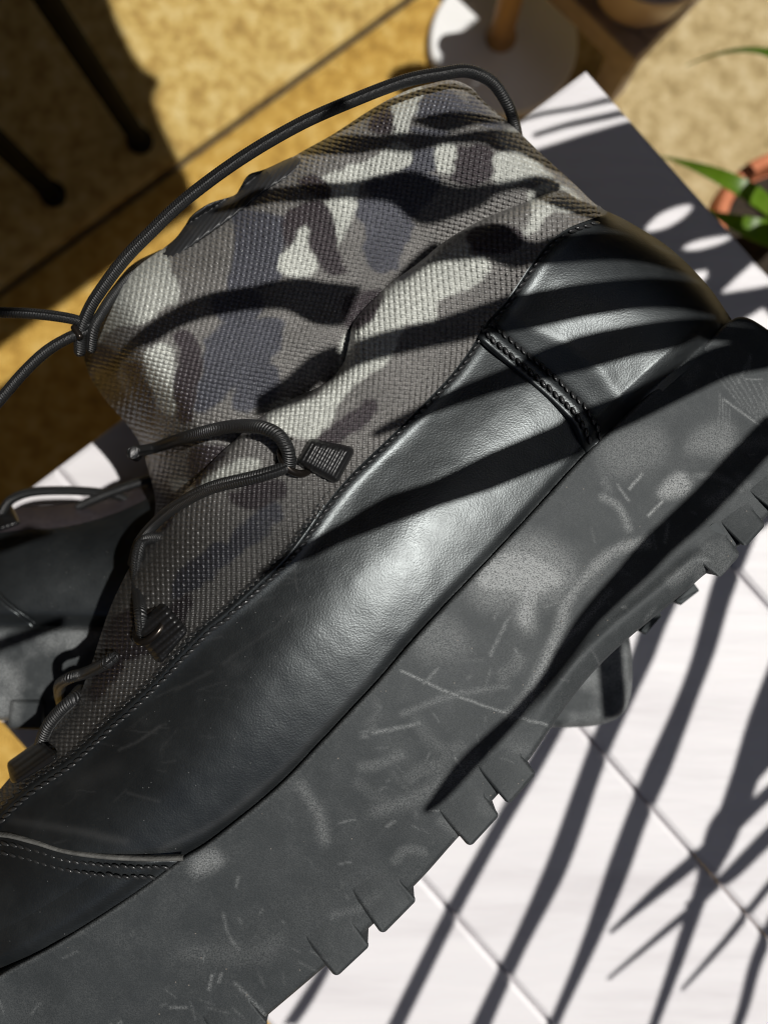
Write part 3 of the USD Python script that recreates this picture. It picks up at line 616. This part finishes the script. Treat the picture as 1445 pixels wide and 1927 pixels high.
put("side_skirt", (np.vstack(rows), np.vstack([np.stack([i, j, n + j, n + i], 1)])), "rubber_plain", boot, smooth=40)
put("outsole", prism(body, B0 + 0.0885, ZS0 - 0.046), "rubber_plain", boot, smooth=30)

# tread blocks: top left, bottom left, bottom right, top right of each as seen
blocks = [(888, 1435, 957, 1516, 1009, 1456, 955, 1388), (814, 1516, 884, 1596, 940, 1535, 886, 1460), (652, 1665, 719, 1761, 785, 1694, 724, 1622), (564, 1755, 632, 1841, 697, 1780, 634, 1694),
          (370, 1905, 440, 1998, 506, 1926, 440, 1843), (265, 1985, 320, 2085, 395, 2025, 345, 1930), (120, 2045, 140, 2170, 235, 2130, 210, 2020),
          (1287, 1035, 1354, 1089, 1393, 1044, 1347, 978), (1346, 977, 1402, 1031, 1441, 988, 1395, 928), (1400, 920, 1462, 968, 1500, 922, 1450, 865)]
for bq in blocks:
    c = pts(bq); poly = Polygon(c).buffer(-10).buffer(10, quad_segs=6); ring = np.array(poly.exterior.coords)[:-1]
    tl, bl, br, tr = c
    down = ((bl + br) / 2 - (tl + tr) / 2); L = np.linalg.norm(down); down /= L
    acr = tr - tl; W = np.linalg.norm(acr); acr /= W
    tt = np.clip(((gu - tl[0]) * down[0] + (gv - tl[1]) * down[1]) / L, 0, 1.2); ss = np.clip(((gu - tl[0]) * acr[0] + (gv - tl[1]) * acr[1]) / W, 0, 1)
    ZK = ZSB - 0.0004 * (1 - tt) + 0.0007 * (meshkit.fbm(np.dstack([gu / 130, gv / 130, 0 * gu + 7]), 3, 2) - 0.5) + (0.0030 * np.clip(tt, 0, 1)) * (1 - 0.6 * ss)
    m, u, v = sheet(ring, ZK, 2.5, 6, 0.0012, [np.array([tl, bl]), np.array([bl, br]), br + (tr - br) * np.array([[0.0], [0.5]])])
    pth = put("tread_block", m, "rubber_sole", boot, smooth=True, prim={"dust": look(dust, u, v) * 0.7})
    zk = float(look(ZS, c[:, 0].mean(), c[:, 1].mean())[0]) - 0.001; bod = Polygon(at(ring[:, 0], ring[:, 1], zk)[:, :2]).buffer(-0.0002)
    put("block_body", prism(bod, zk - 0.035, zk), "rubber_plain", pth, smooth=30)
for bq in ((1205, 1188, 1216, 1196, 1246, 1160, 1238, 1145), (1270, 1132, 1282, 1140, 1318, 1112, 1306, 1096)):
    c = pts(bq); put("tread_block", prism(Polygon(at(c[:, 0], c[:, 1], B0 + 0.118)[:, :2]).buffer(-0.0006).buffer(0.0006), B0 + 0.095, B0 + 0.118, 0.0008), "rubber_plain", boot, smooth=30)

# stitching
ico = trimesh.creation.icosphere(subdivisions=1)
def stitches(line, zf, length=18.5, rad=3.7, pitch=15.5, slant=20, lift=0.0008):
    p = resample(line, pitch); V, F = [], []
    for i in range(1, len(p) - 1):
        d = p[i + 1] - p[i - 1]; d /= np.linalg.norm(d); a = math.radians(slant); d = np.array([d[0] * math.cos(a) - d[1] * math.sin(a), d[0] * math.sin(a) + d[1] * math.cos(a)]); nrm = np.array([-d[1], d[0]])
        lv = ico.vertices; uv = p[i] + RNG.normal(0, 0.6, 2) + lv[:, :1] * d * length / 2 + lv[:, 1:2] * nrm * rad
        z = look(zf, uv[:, 0], uv[:, 1]) + lift + lv[:, 2] * 0.0007 - 0.0005 * lv[:, 0] ** 2
        F.append(ico.faces + 42 * len(V)); V.append(at(uv[:, 0], uv[:, 1], z))
    return np.vstack(V), np.vstack(F)
def grooved(z, lines, depth=0.0006, w=5):
    return z
fabric_rows = [(inset(seam, -10), ZQ + 0.0010), (inset(seam, -30), ZQ + 0.0012), (inset(cuff_seam, -12), ZH - 0.0006), (inset(cuff_seam, -29), ZH), (inset(heel_seam, 20), ZH), (inset(heel_seam, 42), ZH), (toe_seam[toe_seam[:, 0] < 330] + [2, 16], ZT), (toe_seam[toe_seam[:, 0] < 310] + [-2, 34], ZT)]
for line, zf in fabric_rows:
    put("stitching", stitches(line, zf), "thread", boot, smooth=True, kind="stuff")

# webbing loops, rings and the elastic cord
ZTOP = np.maximum.reduce([np.where(mask(qp), ZQ + .0012, 0), np.where(mask(hp), ZH, 0), np.where(mask(tpoly), ZT, 0), np.where(mask(shaft), ZB, 0), np.where(mask(outer(flap)), ZA, 0), np.where(mask(SOLE), ZS, 0)])
ZTOP = np.where(ZTOP > 0, ZTOP, ZM)
def top(u, v): return look(ZTOP, u, v)


def strap(c, hgt=0.0044):
    """A folded strap end seen from above: corners across the fold and back to the seam."""
    c = pts(c); poly = np.array(Polygon(c).buffer(-11).buffer(11, quad_segs=5).exterior.coords)[:-1]
    d = line_dist(np.vstack([c, c[:1]])); z = ndimage.maximum_filter(ZTOP, 9); z = ndimage.gaussian_filter(z, 8) + hgt
    fold = c[1] - c[0]; ang = math.degrees(math.atan2(fold[1], fold[0]))
    ca, sa = math.cos(math.radians(ang)), math.sin(math.radians(ang))
    m, u, v = sheet(poly, z, 1.5, 16, 0.0036, None, lambda u, v: 0.00045 * np.abs(np.sin((-u * sa + v * ca) * math.pi / 11)) + 0.00003 * np.sin((u * ca + v * sa) * 2 * math.pi / 9))
    return m, weave(u, v, ang, 13)


def ring(cu, cv, z, r_px, tilt, r_tube=0.0011):
    c = at(cu, cv, z); R = r_px * (CAM - z) / FPX; a = np.linspace(0, 2 * np.pi, 41)[:-1]
    nrm = np.array(tilt, float); nrm /= np.linalg.norm(nrm); x = np.cross(nrm, [0.3, 0.9, 0.1]); x /= np.linalg.norm(x); y = np.cross(nrm, x)
    p = c + R * (np.cos(a)[:, None] * x + np.sin(a)[:, None] * y)
    m = trimesh.creation.torus(R, r_tube, 40, 12); T = np.eye(4); T[:3, 0], T[:3, 1], T[:3, 2], T[:3, 3] = x, y, nrm, c
    m.apply_transform(T); return m


for quad, rc in (((556, 872, 583, 824, 672, 842, 634, 912), (558, 860, 0.003, 34, (0.62, 0.35, 0.7))), ((246, 1184, 308, 1132, 356, 1186, 300, 1254), (284, 1176, 0.0018, 37, (-0.55, 0.6, 0.6))), ((12, 1436, 74, 1392, 116, 1424, 22, 1482), None)):
    m, w = strap(quad)
    sp = put("lace_loop", m, "webbing", boot, smooth=True, prim={"weave": w})
    if rc:
        cz = float(top(np.mean(quad[0::2]), np.mean(quad[1::2]))[0]) + rc[2] - 0.001
        put("ring", ring(rc[0], rc[1], cz, rc[3], rc[4]), "ring_metal", sp, smooth=True)


def cord(p, z, r=0.00185, parent=None, dense=10):
    p = pts(p); z = np.broadcast_to(np.asarray(z, float), (len(p),))
    q = spline(np.c_[p, z * 6900], dense); w = at(q[:, 0], q[:, 1], q[:, 2] / 6900)
    (V, F), uv = tube(w, r, 16); N = len(V)
    return put("elastic_cord", (V, F), "cord", parent or boot, smooth=True, prim={"weave": np.c_[uv[:, 0] * 820, uv[:, 1] * 2.5, 0 * uv[:, 0]]})
T = lambda u, v, h: float(top(u, v)[0]) + h
cord((150, 660, 152, 625, 165, 588, 185, 553, 232, 490, 282, 438, 350, 374, 450, 300, 560, 235, 660, 190, 760, 152, 830, 138, 880, 133, 925, 153, 953, 192, 966, 226, 974, 262), [ZM + .008, ZM + .010, ZM + .012, ZM + .014, ZM + .017, ZM + .02, ZM + .022, ZM + .023, ZM + .022, ZM + .021, ZM + .019, ZM + .017, ZM + .015, ZM + .012, ZM + .008, ZM + .003, ZM - .004], 0.0019)
cord((172, 655, 176, 620, 190, 590, 215, 552, 255, 505, 305, 478), [ZM + .008, ZM + .011, ZM + .011, ZM + .008, ZM + .002, ZM - .012], 0.0016)
cord((-90, 575, -20, 586, 50, 589, 100, 594, 140, 601, 168, 612), [ZM + .016, ZM + .016, ZM + .015, ZM + .014, ZM + .012, ZM + .010], 0.00172)
cord((-120, 900, -40, 800, 0, 752, 45, 700, 88, 660, 132, 634, 165, 622), [ZM + .01, ZM + .012, ZM + .013, ZM + .013, ZM + .013, ZM + .012, ZM + .009], 0.00172)
put("cord_end", tube(at([140, 150], [617, 632], ZM + .0125), 0.0011)[0], "ring_metal", boot, smooth=True, label="small shiny cord clamp")
cord((256, 858, 252, 851, 290, 843, 350, 823, 420, 805, 480, 802, 520, 816, 541, 845, 544, 878), [ZM - .004, ZM + .014, T(290, 843, .008), T(350, 823, .009), T(420, 805, .009), T(480, 802, .009), T(520, 816, .0085), T(541, 845, .0065), T(544, 878, .0025)], 0.0019)
cord((548, 868, 530, 882, 480, 897, 400, 917, 335, 950, 292, 985, 262, 1022, 250, 1060), [T(548, 868, .002), T(530, 882, .004), T(480, 897, .0045), T(400, 917, .005), T(335, 950, .006), T(292, 985, .008), ZM + .008, ZM - .01], 0.0018)
cord((318, 1014, 274, 1016, 259, 1045, 258, 1100, 264, 1150, 268, 1192), [T(318, 1014, -.004), ZM + .014, ZM + .016, ZM + .017, T(264, 1150, .006), T(268, 1192, .0035)], 0.0018)
cord((212, 1238, 196, 1250, 160, 1267, 128, 1277, 112, 1293, 118, 1330), [T(220, 1240, .004), T(205, 1250, .006), ZM + .014, ZM + .012, ZM + .006, ZM - .01], 0.0019)
cord((150, 1300, 138, 1315, 112, 1340, 90, 1368, 78, 1400, 70, 1428), [ZM + .004, ZM + .012, ZM + .013, ZM + .013, ZM + .011, ZM + .006], 0.0021)

# ------------------------------------------------------------------ the boot below it, lying on the bench
far = thing("far_boot", "black boot lying flat on the bench mostly hidden under the camouflage boot", "boot", (*at(600, 1250, B0)[:2], B0))
Z2 = B0 + 0.093
RES, U0, V0, U1, V1 = 4.0, -420, 500, 1320, 1500
gu, gv = np.meshgrid(np.arange(U0, U1, RES), np.arange(V0, V1, RES))
top2 = spline(pts(-290, 1230, -200, 1196, -100, 1180, 0, 1176, 200, 1180, 500, 1184, 800, 1182, 1000, 1176, 1150, 1165, 1172, 1165), 6)
heel2 = spline(pts(1172, 1165, 1184, 1200, 1190, 1260, 1185, 1315, 1165, 1350, 1120, 1366, 1060, 1370), 6)
bot2 = spline(pts(1060, 1370, 980, 1368, 900, 1352, 700, 1345, 500, 1352, 300, 1362, 100, 1360, -60, 1352, -180, 1340, -270, 1310, -300, 1260, -290, 1230), 6)
SOLE2 = np.vstack([top2, heel2[1:], bot2[1:-1]])
up2 = spline(pts(-260, 1190, -240, 1130, -180, 1070, -100, 1015, -30, 975, 20, 958, 120, 950, 230, 930, 330, 850, 420, 740, 480, 620, 520, 545, 760, 540, 960, 560, 1010, 700, 1060, 860, 1110, 1000, 1150, 1165), 6)
UP2 = np.vstack([up2, top2[::-1]])
M2 = mask(UP2) | mask(np.vstack([top2, pts(1320, 1165, 1320, 1500, -420, 1500, -420, 1230)]))
d2 = edt(M2); zm2 = B0 + 0.048
ZU2 = ndimage.gaussian_filter(zm2 + 0.043 * (1 - (1 - np.clip(d2 / 190, 0, 1)) ** 2.3) ** 0.55, 2)
ZU2 = ZU2 - 0.004 * np.exp(-(np.where(mask(SOLE2), 0, line_dist(top2)) / 14) ** 2)
cap2 = spline(pts(-70, 1010, -30, 1085, 0, 1122, 30, 1148, 68, 1178), 6)
fab2 = spline(pts(-60, 1010, 20, 1000, 130, 990, 230, 960, 350, 900), 4)
leath = Polygon(np.vstack([fab2, pts(480, 780, 620, 700, 900, 720, 1010, 720, 1060, 860, 1110, 1000, 1150, 1178), inset(top2, -8)[::-1][40:], pts(-40, 1190), cap2[::-1][:-1]])).buffer(0)
leath = max(getattr(leath, "geoms", [leath]), key=lambda g: g.area)
put("quarter", sheet(np.array(leath.exterior.coords)[:-1], ZU2 + 0.0014, 5, 8, 0.0015, [fab2])[0], "leather", far, smooth=True)
capp = Polygon(np.vstack([cap2, inset(top2[top2[:, 0] < 68], -8)[::-1], up2[:18]])).buffer(0); capp = max(getattr(capp, "geoms", [capp]), key=lambda g: g.area)
put("toe_cap", sheet(np.array(capp.exterior.coords)[:-1], ZU2 + 0.0034, 5, 6, 0.0015, [cap2])[0], "leather", far, smooth=True)
put("cut_edge", sheet(np.vstack([cap2 + [4, -3], (cap2 - [5, -3])[::-1]]), ZU2 + 0.0038, 3, 5, 0.001)[0], "leather", far, smooth=True)
shp = Polygon(np.vstack([up2[up2[:, 0] > -70], pts(1100, 1000, 700, 760, 450, 840, 200, 1000, 0, 1030)])).buffer(0); shp = max(getattr(shp, "geoms", [shp]), key=lambda g: g.area)
m, u, v = sheet(np.array(shp.exterior.coords)[:-1], ZU2 - 0.0006, 5, 5, 0.0006)
put("shaft", m, "camo_cloth", far, smooth=True, prim={"camo": np.tile(np.array([DARK]), (len(u), 1)), "weave": weave(u, v, 20, 6.5)})
k = 4; msk = mask(UP2)[::k, ::k]; zz = np.maximum((2 * zm2 - ZU2)[::k, ::k], B0 + 0.0035)
idx = -np.ones(msk.shape, int); idx[msk] = np.arange(msk.sum()); ok = msk[:-1, :-1] & msk[1:, :-1] & msk[:-1, 1:] & msk[1:, 1:]
q = np.stack([idx[:-1, :-1], idx[:-1, 1:], idx[1:, 1:], idx[1:, :-1]], -1)[ok]
P = at(gu[::k, ::k][msk], gv[::k, ::k][msk], zm2); P[:, 2] = np.minimum(zz[msk], zm2 - 0.0004)
P, q = trimesh.Trimesh(P, q).vertices, trimesh.Trimesh(P, q).faces
put("inner_side", (P, q), "leather", far, smooth=True)
dust2 = np.clip(meshkit.fbm(np.dstack([gu / 60, gv / 60, 0 * gu]), 4, 6) - 0.38, 0, 1) * 1.6
m, u, v = sheet(SOLE2, np.full(gu.shape, Z2), 4, 16, 0.0045)
put("side_wall", m, "rubber_sole", far, smooth=True, prim={"dust": look(dust2, u, v)})
put("outsole", prism(Polygon(at(SOLE2[:, 0], SOLE2[:, 1], Z2)[:, :2]).buffer(-0.0004).simplify(0.0002), B0 + 0.001, Z2 - 0.005), "rubber_plain", far, smooth=30)
for i in range(8):
    x = -190 + 125 * i + (40 if i > 6 else 0) + 84
    c = pts(x, 1318, x - 4, 1372, x + 62, 1374, x + 66, 1318)
    if x > 900: continue
    p = np.array(Polygon(c).buffer(-5).buffer(5, quad_segs=4).exterior.coords)[:-1]
    m, u, v = sheet(p, np.full(gu.shape, Z2 + 0.0025), 4, 6, 0.0015); pth = put("tread_block", m, "rubber_sole", far, smooth=True, prim={"dust": look(dust2, u, v)})
    put("block_body", prism(Polygon(at(p[:, 0], p[:, 1], Z2)[:, :2]).buffer(-0.0003), B0 + 0.05, Z2 + 0.0008), "rubber_plain", pth, smooth=30)
m, u, v = sheet(np.array(Polygon(pts(-30, 955, 22, 950, 40, 985, -30, 1010)).buffer(-6).buffer(6).exterior.coords)[:-1], ZU2 + 0.006, 3, 10, 0.004)
put("lace_loop", m, "webbing", far, smooth=True, prim={"weave": weave(u, v, 20, 11)})
cord((5, 962, 22, 940, 60, 926, 120, 923, 180, 926, 230, 935, 260, 960), [zm2 + .02, zm2 + .022, zm2 + .022, zm2 + .02, zm2 + .018, zm2 + .015, zm2 + .01], 0.0019, far)
cord((150, 952, 190, 934, 240, 915, 285, 900), [zm2 + .015, zm2 + .02, zm2 + .02, zm2 + .015], 0.0019, far)

# ------------------------------------------------------------------ fan palm beside the bench: its leaflets hang over the boots, above and right of the view
RES, U0, V0, U1, V1 = 2.0, -300, 60, 1660, 2260
LEAF = BENCH + 0.42
def shade(p, where, dz=0.0):
    """Outline of the leaf, at its height, that throws the shade seen at these points of the boot ('boot') or the bench ('bench')."""
    p = pts(p); z = look(ZTOP, p[:, 0], p[:, 1]) if where == "boot" else np.full(len(p), BENCH + (0.092 if where == "far" else 0))
    w = at(p[:, 0], p[:, 1], z); return (w + SUN * ((LEAF + dz - w[:, 2]) / SUN[2])[:, None])[:, :2]
def strip(upper, lower, where):
    g = Polygon(np.vstack([shade(spline(pts(upper), 5), where), shade(spline(pts(lower), 5), where)[::-1]])).buffer(0).buffer(0.0007 if where == 'boot' else 0.0003)
    return outer(g)


palm = thing("fan_palm", "potted fan palm standing beside the bench with leaflets arching over the boots", "palm", (0.98, 0.05, 0))
put("pot", lathe([(0, 0), (0.10, 0), (0.12, 0.2), (0.13, 0.205), (0.13, 0.23), (0.118, 0.23), (0.115, 0.21), (0, 0.205)], (0.98, 0.05, 0.001)), "terracotta", palm)
hubs = {"boot": np.array([0.47, 0.06, LEAF + 0.012]), "bench": np.array([0.66, 0.215, LEAF + 0.02])}
for hname, hub in hubs.items():
    a = np.array([0.98, 0.05, 0.2]); t = np.linspace(0, 1, 24)[:, None]; mid = np.array([0.95, 0.08, 1.02])
    put("leaf_stalk", tube((1 - t) ** 2 * a + 2 * t * (1 - t) * mid + t**2 * hub, np.linspace(0.011, 0.004, 24), 12)[0], "palm_stem", palm)
n_leaf = [0]
def leaflet(outline, hub=None, end=None):
    g = Polygon(outline).buffer(0)
    if hub is not None:
        e = pts(end); g = g.union(Polygon([e[0], e[1], hub[:2] + [0.002, -0.003], hub[:2] + [-0.002, 0.003]]).buffer(0.0002))
    g = g.buffer(0.0003).buffer(-0.0003)
    for h in getattr(g, "geoms", [g]):
        if h.area < 3e-6: continue
        n_leaf[0] += 1
        put("leaflet", prism(h.simplify(0.0001), LEAF + 0.0012 * (n_leaf[0] % 9), LEAF + 0.0012 * (n_leaf[0] % 9) + 0.0006), "palm_green", palm, smooth=False)


on_boot = [
    ((783, 226, 843, 214, 905, 218, 965, 229), (783, 230, 843, 245, 904, 231, 973, 233)),
    ((575, 280, 600, 264, 657, 254, 714, 258, 764, 252, 843, 258, 897, 250, 942, 248, 1000, 255), (575, 288, 600, 287, 676, 287, 722, 279, 775, 283, 847, 268, 912, 268, 942, 283, 980, 287, 1030, 313, 1075, 334)),
    ((409, 404, 450, 384, 493, 359, 550, 351, 607, 347, 676, 344, 741, 328, 790, 326, 821, 340, 866, 355, 923, 351, 973, 344, 1003, 336, 1038, 338, 1068, 359, 1085, 372), (409, 408, 454, 393, 511, 378, 600, 374, 657, 370, 687, 372, 725, 374, 752, 382, 779, 408, 805, 420, 843, 412, 885, 397, 916, 382, 942, 363, 1000, 355, 1041, 382, 1060, 392)),
    ((770, 520, 800, 485, 828, 458, 881, 431, 927, 421, 965, 427, 988, 450, 1018, 458, 1073, 445, 1148, 440, 1213, 450, 1238, 465), (775, 522, 813, 496, 843, 488, 889, 484, 927, 484, 970, 500, 1003, 497, 1073, 490, 1163, 485, 1228, 492, 1288, 510)),
    ((190, 690, 264, 633, 340, 583, 409, 553, 485, 541, 569, 526, 626, 534, 690, 541), (190, 700, 264, 650, 302, 640, 355, 610, 413, 591, 485, 579, 550, 579, 607, 606, 656, 610)),
    ((505, 748, 560, 712, 605, 672, 648, 655), (520, 766, 590, 748, 630, 712, 652, 690)),  # added leaflet, shaped to darken the hollow beside the crease
    ((655, 660, 700, 640, 760, 622, 840, 605, 898, 585, 973, 560, 1073, 540, 1173, 527, 1248, 525, 1298, 532, 1340, 540), (660, 700, 700, 680, 760, 664, 850, 645, 938, 626, 1023, 612, 1123, 590, 1223, 575, 1298, 577, 1348, 590, 1376, 602)),
    ((730, 812, 780, 782, 873, 735, 983, 690, 1023, 668, 1123, 630, 1223, 610, 1298, 602, 1375, 606), (730, 816, 780, 800, 873, 760, 993, 722, 1123, 690, 1223, 662, 1290, 650, 1325, 632)),
    ((490, 1080, 525, 1055, 575, 1025, 650, 985, 723, 940, 823, 905, 923, 855, 1043, 805, 1093, 775, 1173, 745, 1248, 708, 1310, 672, 1368, 650, 1445, 648), (490, 1082, 540, 1065, 590, 1045, 650, 1015, 723, 988, 823, 950, 923, 918, 1003, 885, 1093, 850, 1113, 830, 1198, 790, 1298, 740, 1373, 705, 1445, 690)),
    ((806, 1524, 830, 1488, 862, 1443, 900, 1404, 960, 1350, 1023, 1280, 1063, 1210, 1103, 1150, 1163, 1080, 1223, 1010, 1313, 925, 1373, 860, 1445, 785), (808, 1526, 836, 1506, 868, 1473, 920, 1418, 985, 1345, 1043, 1280, 1083, 1230, 1123, 1175, 1173, 1125, 1223, 1080, 1263, 1038, 1323, 985, 1383, 925, 1445, 858)),
]
for up, lo in on_boot:
    e = shade((*up[-2:], *lo[-2:]), "boot")
    leaflet(strip(up, lo, "boot"), hubs["boot"] if up[-2] > 900 else None, e)
on_bench = [
    ((544, 1927, 575, 1880, 640, 1780), (568, 1927, 600, 1880, 655, 1780)),
    ((690, 2020, 743, 1927, 843, 1725, 923, 1580, 1003, 1435, 1060, 1340, 1120, 1235, 1180, 1130), (725, 2020, 773, 1927, 873, 1725, 963, 1560, 1029, 1448, 1072, 1370, 1140, 1250, 1195, 1140)),
    ((850, 2050, 903, 1927, 983, 1760, 1048, 1610, 1113, 1430, 1143, 1355, 1190, 1265, 1226, 1167, 1300, 1030), (890, 2050, 938, 1927, 1003, 1785, 1083, 1630, 1150, 1440, 1203, 1321, 1241, 1243, 1268, 1174, 1330, 1040)),
    ((990, 2060, 1048, 1927, 1108, 1780, 1163, 1620, 1224, 1460, 1279, 1338, 1310, 1260, 1328, 1201, 1358, 1092, 1400, 990), (1020, 2060, 1068, 1927, 1138, 1780, 1193, 1655, 1233, 1545, 1276, 1450, 1328, 1311, 1361, 1225, 1392, 1122, 1440, 1000)),
    ((1185, 2040, 1223, 1927, 1263, 1805, 1313, 1655, 1348, 1545, 1380, 1450, 1406, 1362, 1431, 1294, 1500, 1120), (1200, 2040, 1240, 1927, 1288, 1805, 1338, 1670, 1388, 1575, 1420, 1480, 1470, 1400, 1600, 1180)),
    ((1150, 1752, 1230, 1672, 1330, 1585, 1445, 1480, 1560, 1380), (1152, 1758, 1240, 1690, 1340, 1612, 1445, 1512, 1560, 1410)),
    ((1316, 1650, 1335, 1560, 1375, 1500, 1408, 1440), (1335, 1662, 1362, 1615, 1400, 1556, 1430, 1470)),
    ((1150, 1840, 1240, 1760, 1330, 1680, 1445, 1560, 1560, 1450), (1152, 1844, 1245, 1770, 1338, 1692, 1445, 1576, 1560, 1470)),
    ((1290, 1860, 1370, 1765, 1445, 1668, 1560, 1530), (1293, 1864, 1378, 1774, 1445, 1690, 1560, 1552)),
    ((1300, 1700, 1380, 1640, 1445, 1580, 1560, 1480), (1302, 1706, 1385, 1660, 1445, 1605, 1560, 1500)),
    ((1370, 1990, 1400, 1900, 1430, 1790, 1500, 1640), (1385, 1990, 1420, 1900, 1450, 1800, 1520, 1650)),
    ((985, 222, 1040, 206, 1100, 196, 1160, 180, 1240, 160), (985, 228, 1040, 214, 1100, 204, 1160, 190, 1240, 172)),
    ((1020, 248, 1080, 228, 1130, 216, 1180, 205, 1260, 185), (1020, 256, 1080, 238, 1130, 228, 1180, 217, 1260, 198)),
]
for up, lo in (((1128, 1150, 1128, 1230, 1138, 1350), (1168, 1150, 1172, 1230, 1182, 1350)), ((60, 985, -60, 1040), (110, 1000, -60, 1062)), ((130, 1160, -60, 1225), (130, 1178, -60, 1250))):
    leaflet(strip(up, lo, "far"))
for up, lo in on_bench:
    e = shade((*up[-2:], *lo[-2:]), "bench")
    leaflet(strip(up, lo, "bench"), hubs["bench"] if up[-2] > 1200 else None, e)
# broad leaflets added further back, shaped to shade the white stand
def ground_shade(p): w = at(*pts(p).T, 0.01); return (w + SUN * ((LEAF - w[:, 2]) / SUN[2])[:, None])[:, :2]
for p in ((826, 110, 872, 56, 935, 4, 1010, -70, 1120, -60, 1040, 40, 930, 130, 850, 180), (812, 122, 870, 170, 940, 120, 1050, 30, 1130, -60, 1190, -20, 1120, 110, 980, 240, 860, 250), (740, 140, 800, 105, 860, 160, 860, 240), (1110, 100, 1180, -30, 1200, 60, 1165, 155, 1060, 260, 960, 250)):
    leaflet(ground_shade(spline(pts(p), 5, True).ravel()))
# broad overlapping leaflets by the heel, with slits of sun between them
clump = Polygon(pts(990, 290, 1040, 275, 1110, 252, 1178, 232, 1300, 200, 1500, 300, 1640, 520, 1640, 760, 1500, 640, 1445, 575, 1385, 612, 1300, 640, 1120, 560, 1000, 420))
slits = [spline(pts(1228, 432, 1250, 405, 1285, 388, 1315, 384, 1300, 405, 1265, 426), 5, True), spline(pts(1296, 466, 1320, 452, 1360, 444, 1390, 442, 1360, 458, 1320, 468), 5, True), spline(pts(1300, 520, 1320, 510, 1341, 508, 1336, 522, 1315, 535, 1298, 535), 5, True),
         pts(1366, 550, 1395, 522, 1428, 492, 1470, 520, 1480, 530, 1430, 540)]
for s in slits: clump = clump.difference(Polygon(s).buffer(1.5))
cuts = [LineString([(900, 560), (1228, 432), (1315, 384), (1700, 220)]), LineString([(950, 560), (1296, 466), (1390, 442), (1700, 380)]), LineString([(1000, 600), (1298, 530), (1341, 512), (1366, 550), (1430, 535), (1700, 420)])]
pieces = [clump]
for c in cuts:
    pieces = [g for p in pieces for g in ops.split(p, c).geoms]
for p in pieces:
    p = p.buffer(2.5)
    for s in slits: p = p.difference(Polygon(s))
    for g in getattr(p, "geoms", [p]):
        if g.area > 200: leaflet(shade(np.array(g.exterior.coords).ravel(), "bench"))

# ------------------------------------------------------------------ canvas panels and a fence, added out of view to block sun and sky
SH = 1.3
def on_ground(p): w = at(*pts(p).T, 0); return (w + SUN * (SH / SUN[2]))[:, :2]
edge = spline(pts(150, -160, 195, -40, 222, 40, 262, 118, 300, 150, 290, 190, 318, 260, 350, 325, 372, 395), 5)
low_edge = spline(pts(372, 395, 280, 455, 155, 546, 60, 612, 0, 655, -300, 860), 4)
shade_panel = Polygon(on_ground(np.vstack([edge, low_edge[1:], pts(-2500, 2300, -3400, -2600, -900, -2600)]).ravel())).buffer(0)
shade_panel2 = Polygon(on_ground(np.vstack([spline(pts(300, 515, 175, 602, 130, 632, 0, 727, -300, 935), 4), pts(-2450, 2450, -2000, 2500, -26, 995, 60, 930, 235, 806, 330, 700)]).ravel())).buffer(0)
sh = thing("added_shade_panels", "dark canvas panels added out of view to shade the left side of the paving", "added_shade", (*np.array(shade_panel.centroid.coords[0]), SH))
put("added_shade_panel", prism(shade_panel, SH, SH + 0.003), "canvas", sh, smooth=False)
put("added_shade_panel", prism(shade_panel2, SH, SH + 0.003), "canvas", sh, smooth=False)
fence = thing("added_fence", "dark timber board fence added out of view to cut the sky light", "fence", (1.9, 0, 0))
for x0, y0, x1, y1 in ((1.9, -1.9, 1.9, 1.9), (1.9, 1.9, -1.9, 1.9), (-1.9, 1.9, -1.9, -1.9), (-1.9, -1.9, 1.9, -1.9)):
    n = 18; d = np.array([x1 - x0, y1 - y0]) / n; nn = np.array([-d[1], d[0]]) / np.linalg.norm(d) * 0.011
    for i in range(n):
        a, b = np.array([x0, y0]) + d * (i + 0.015), np.array([x0, y0]) + d * (i + 0.985)
        put("board", prism(Polygon([a - nn, b - nn, b + nn, a + nn]), 0.0, 2.25 + 0.01 * (i % 3)), "added_fence_timber", fence, smooth=False)
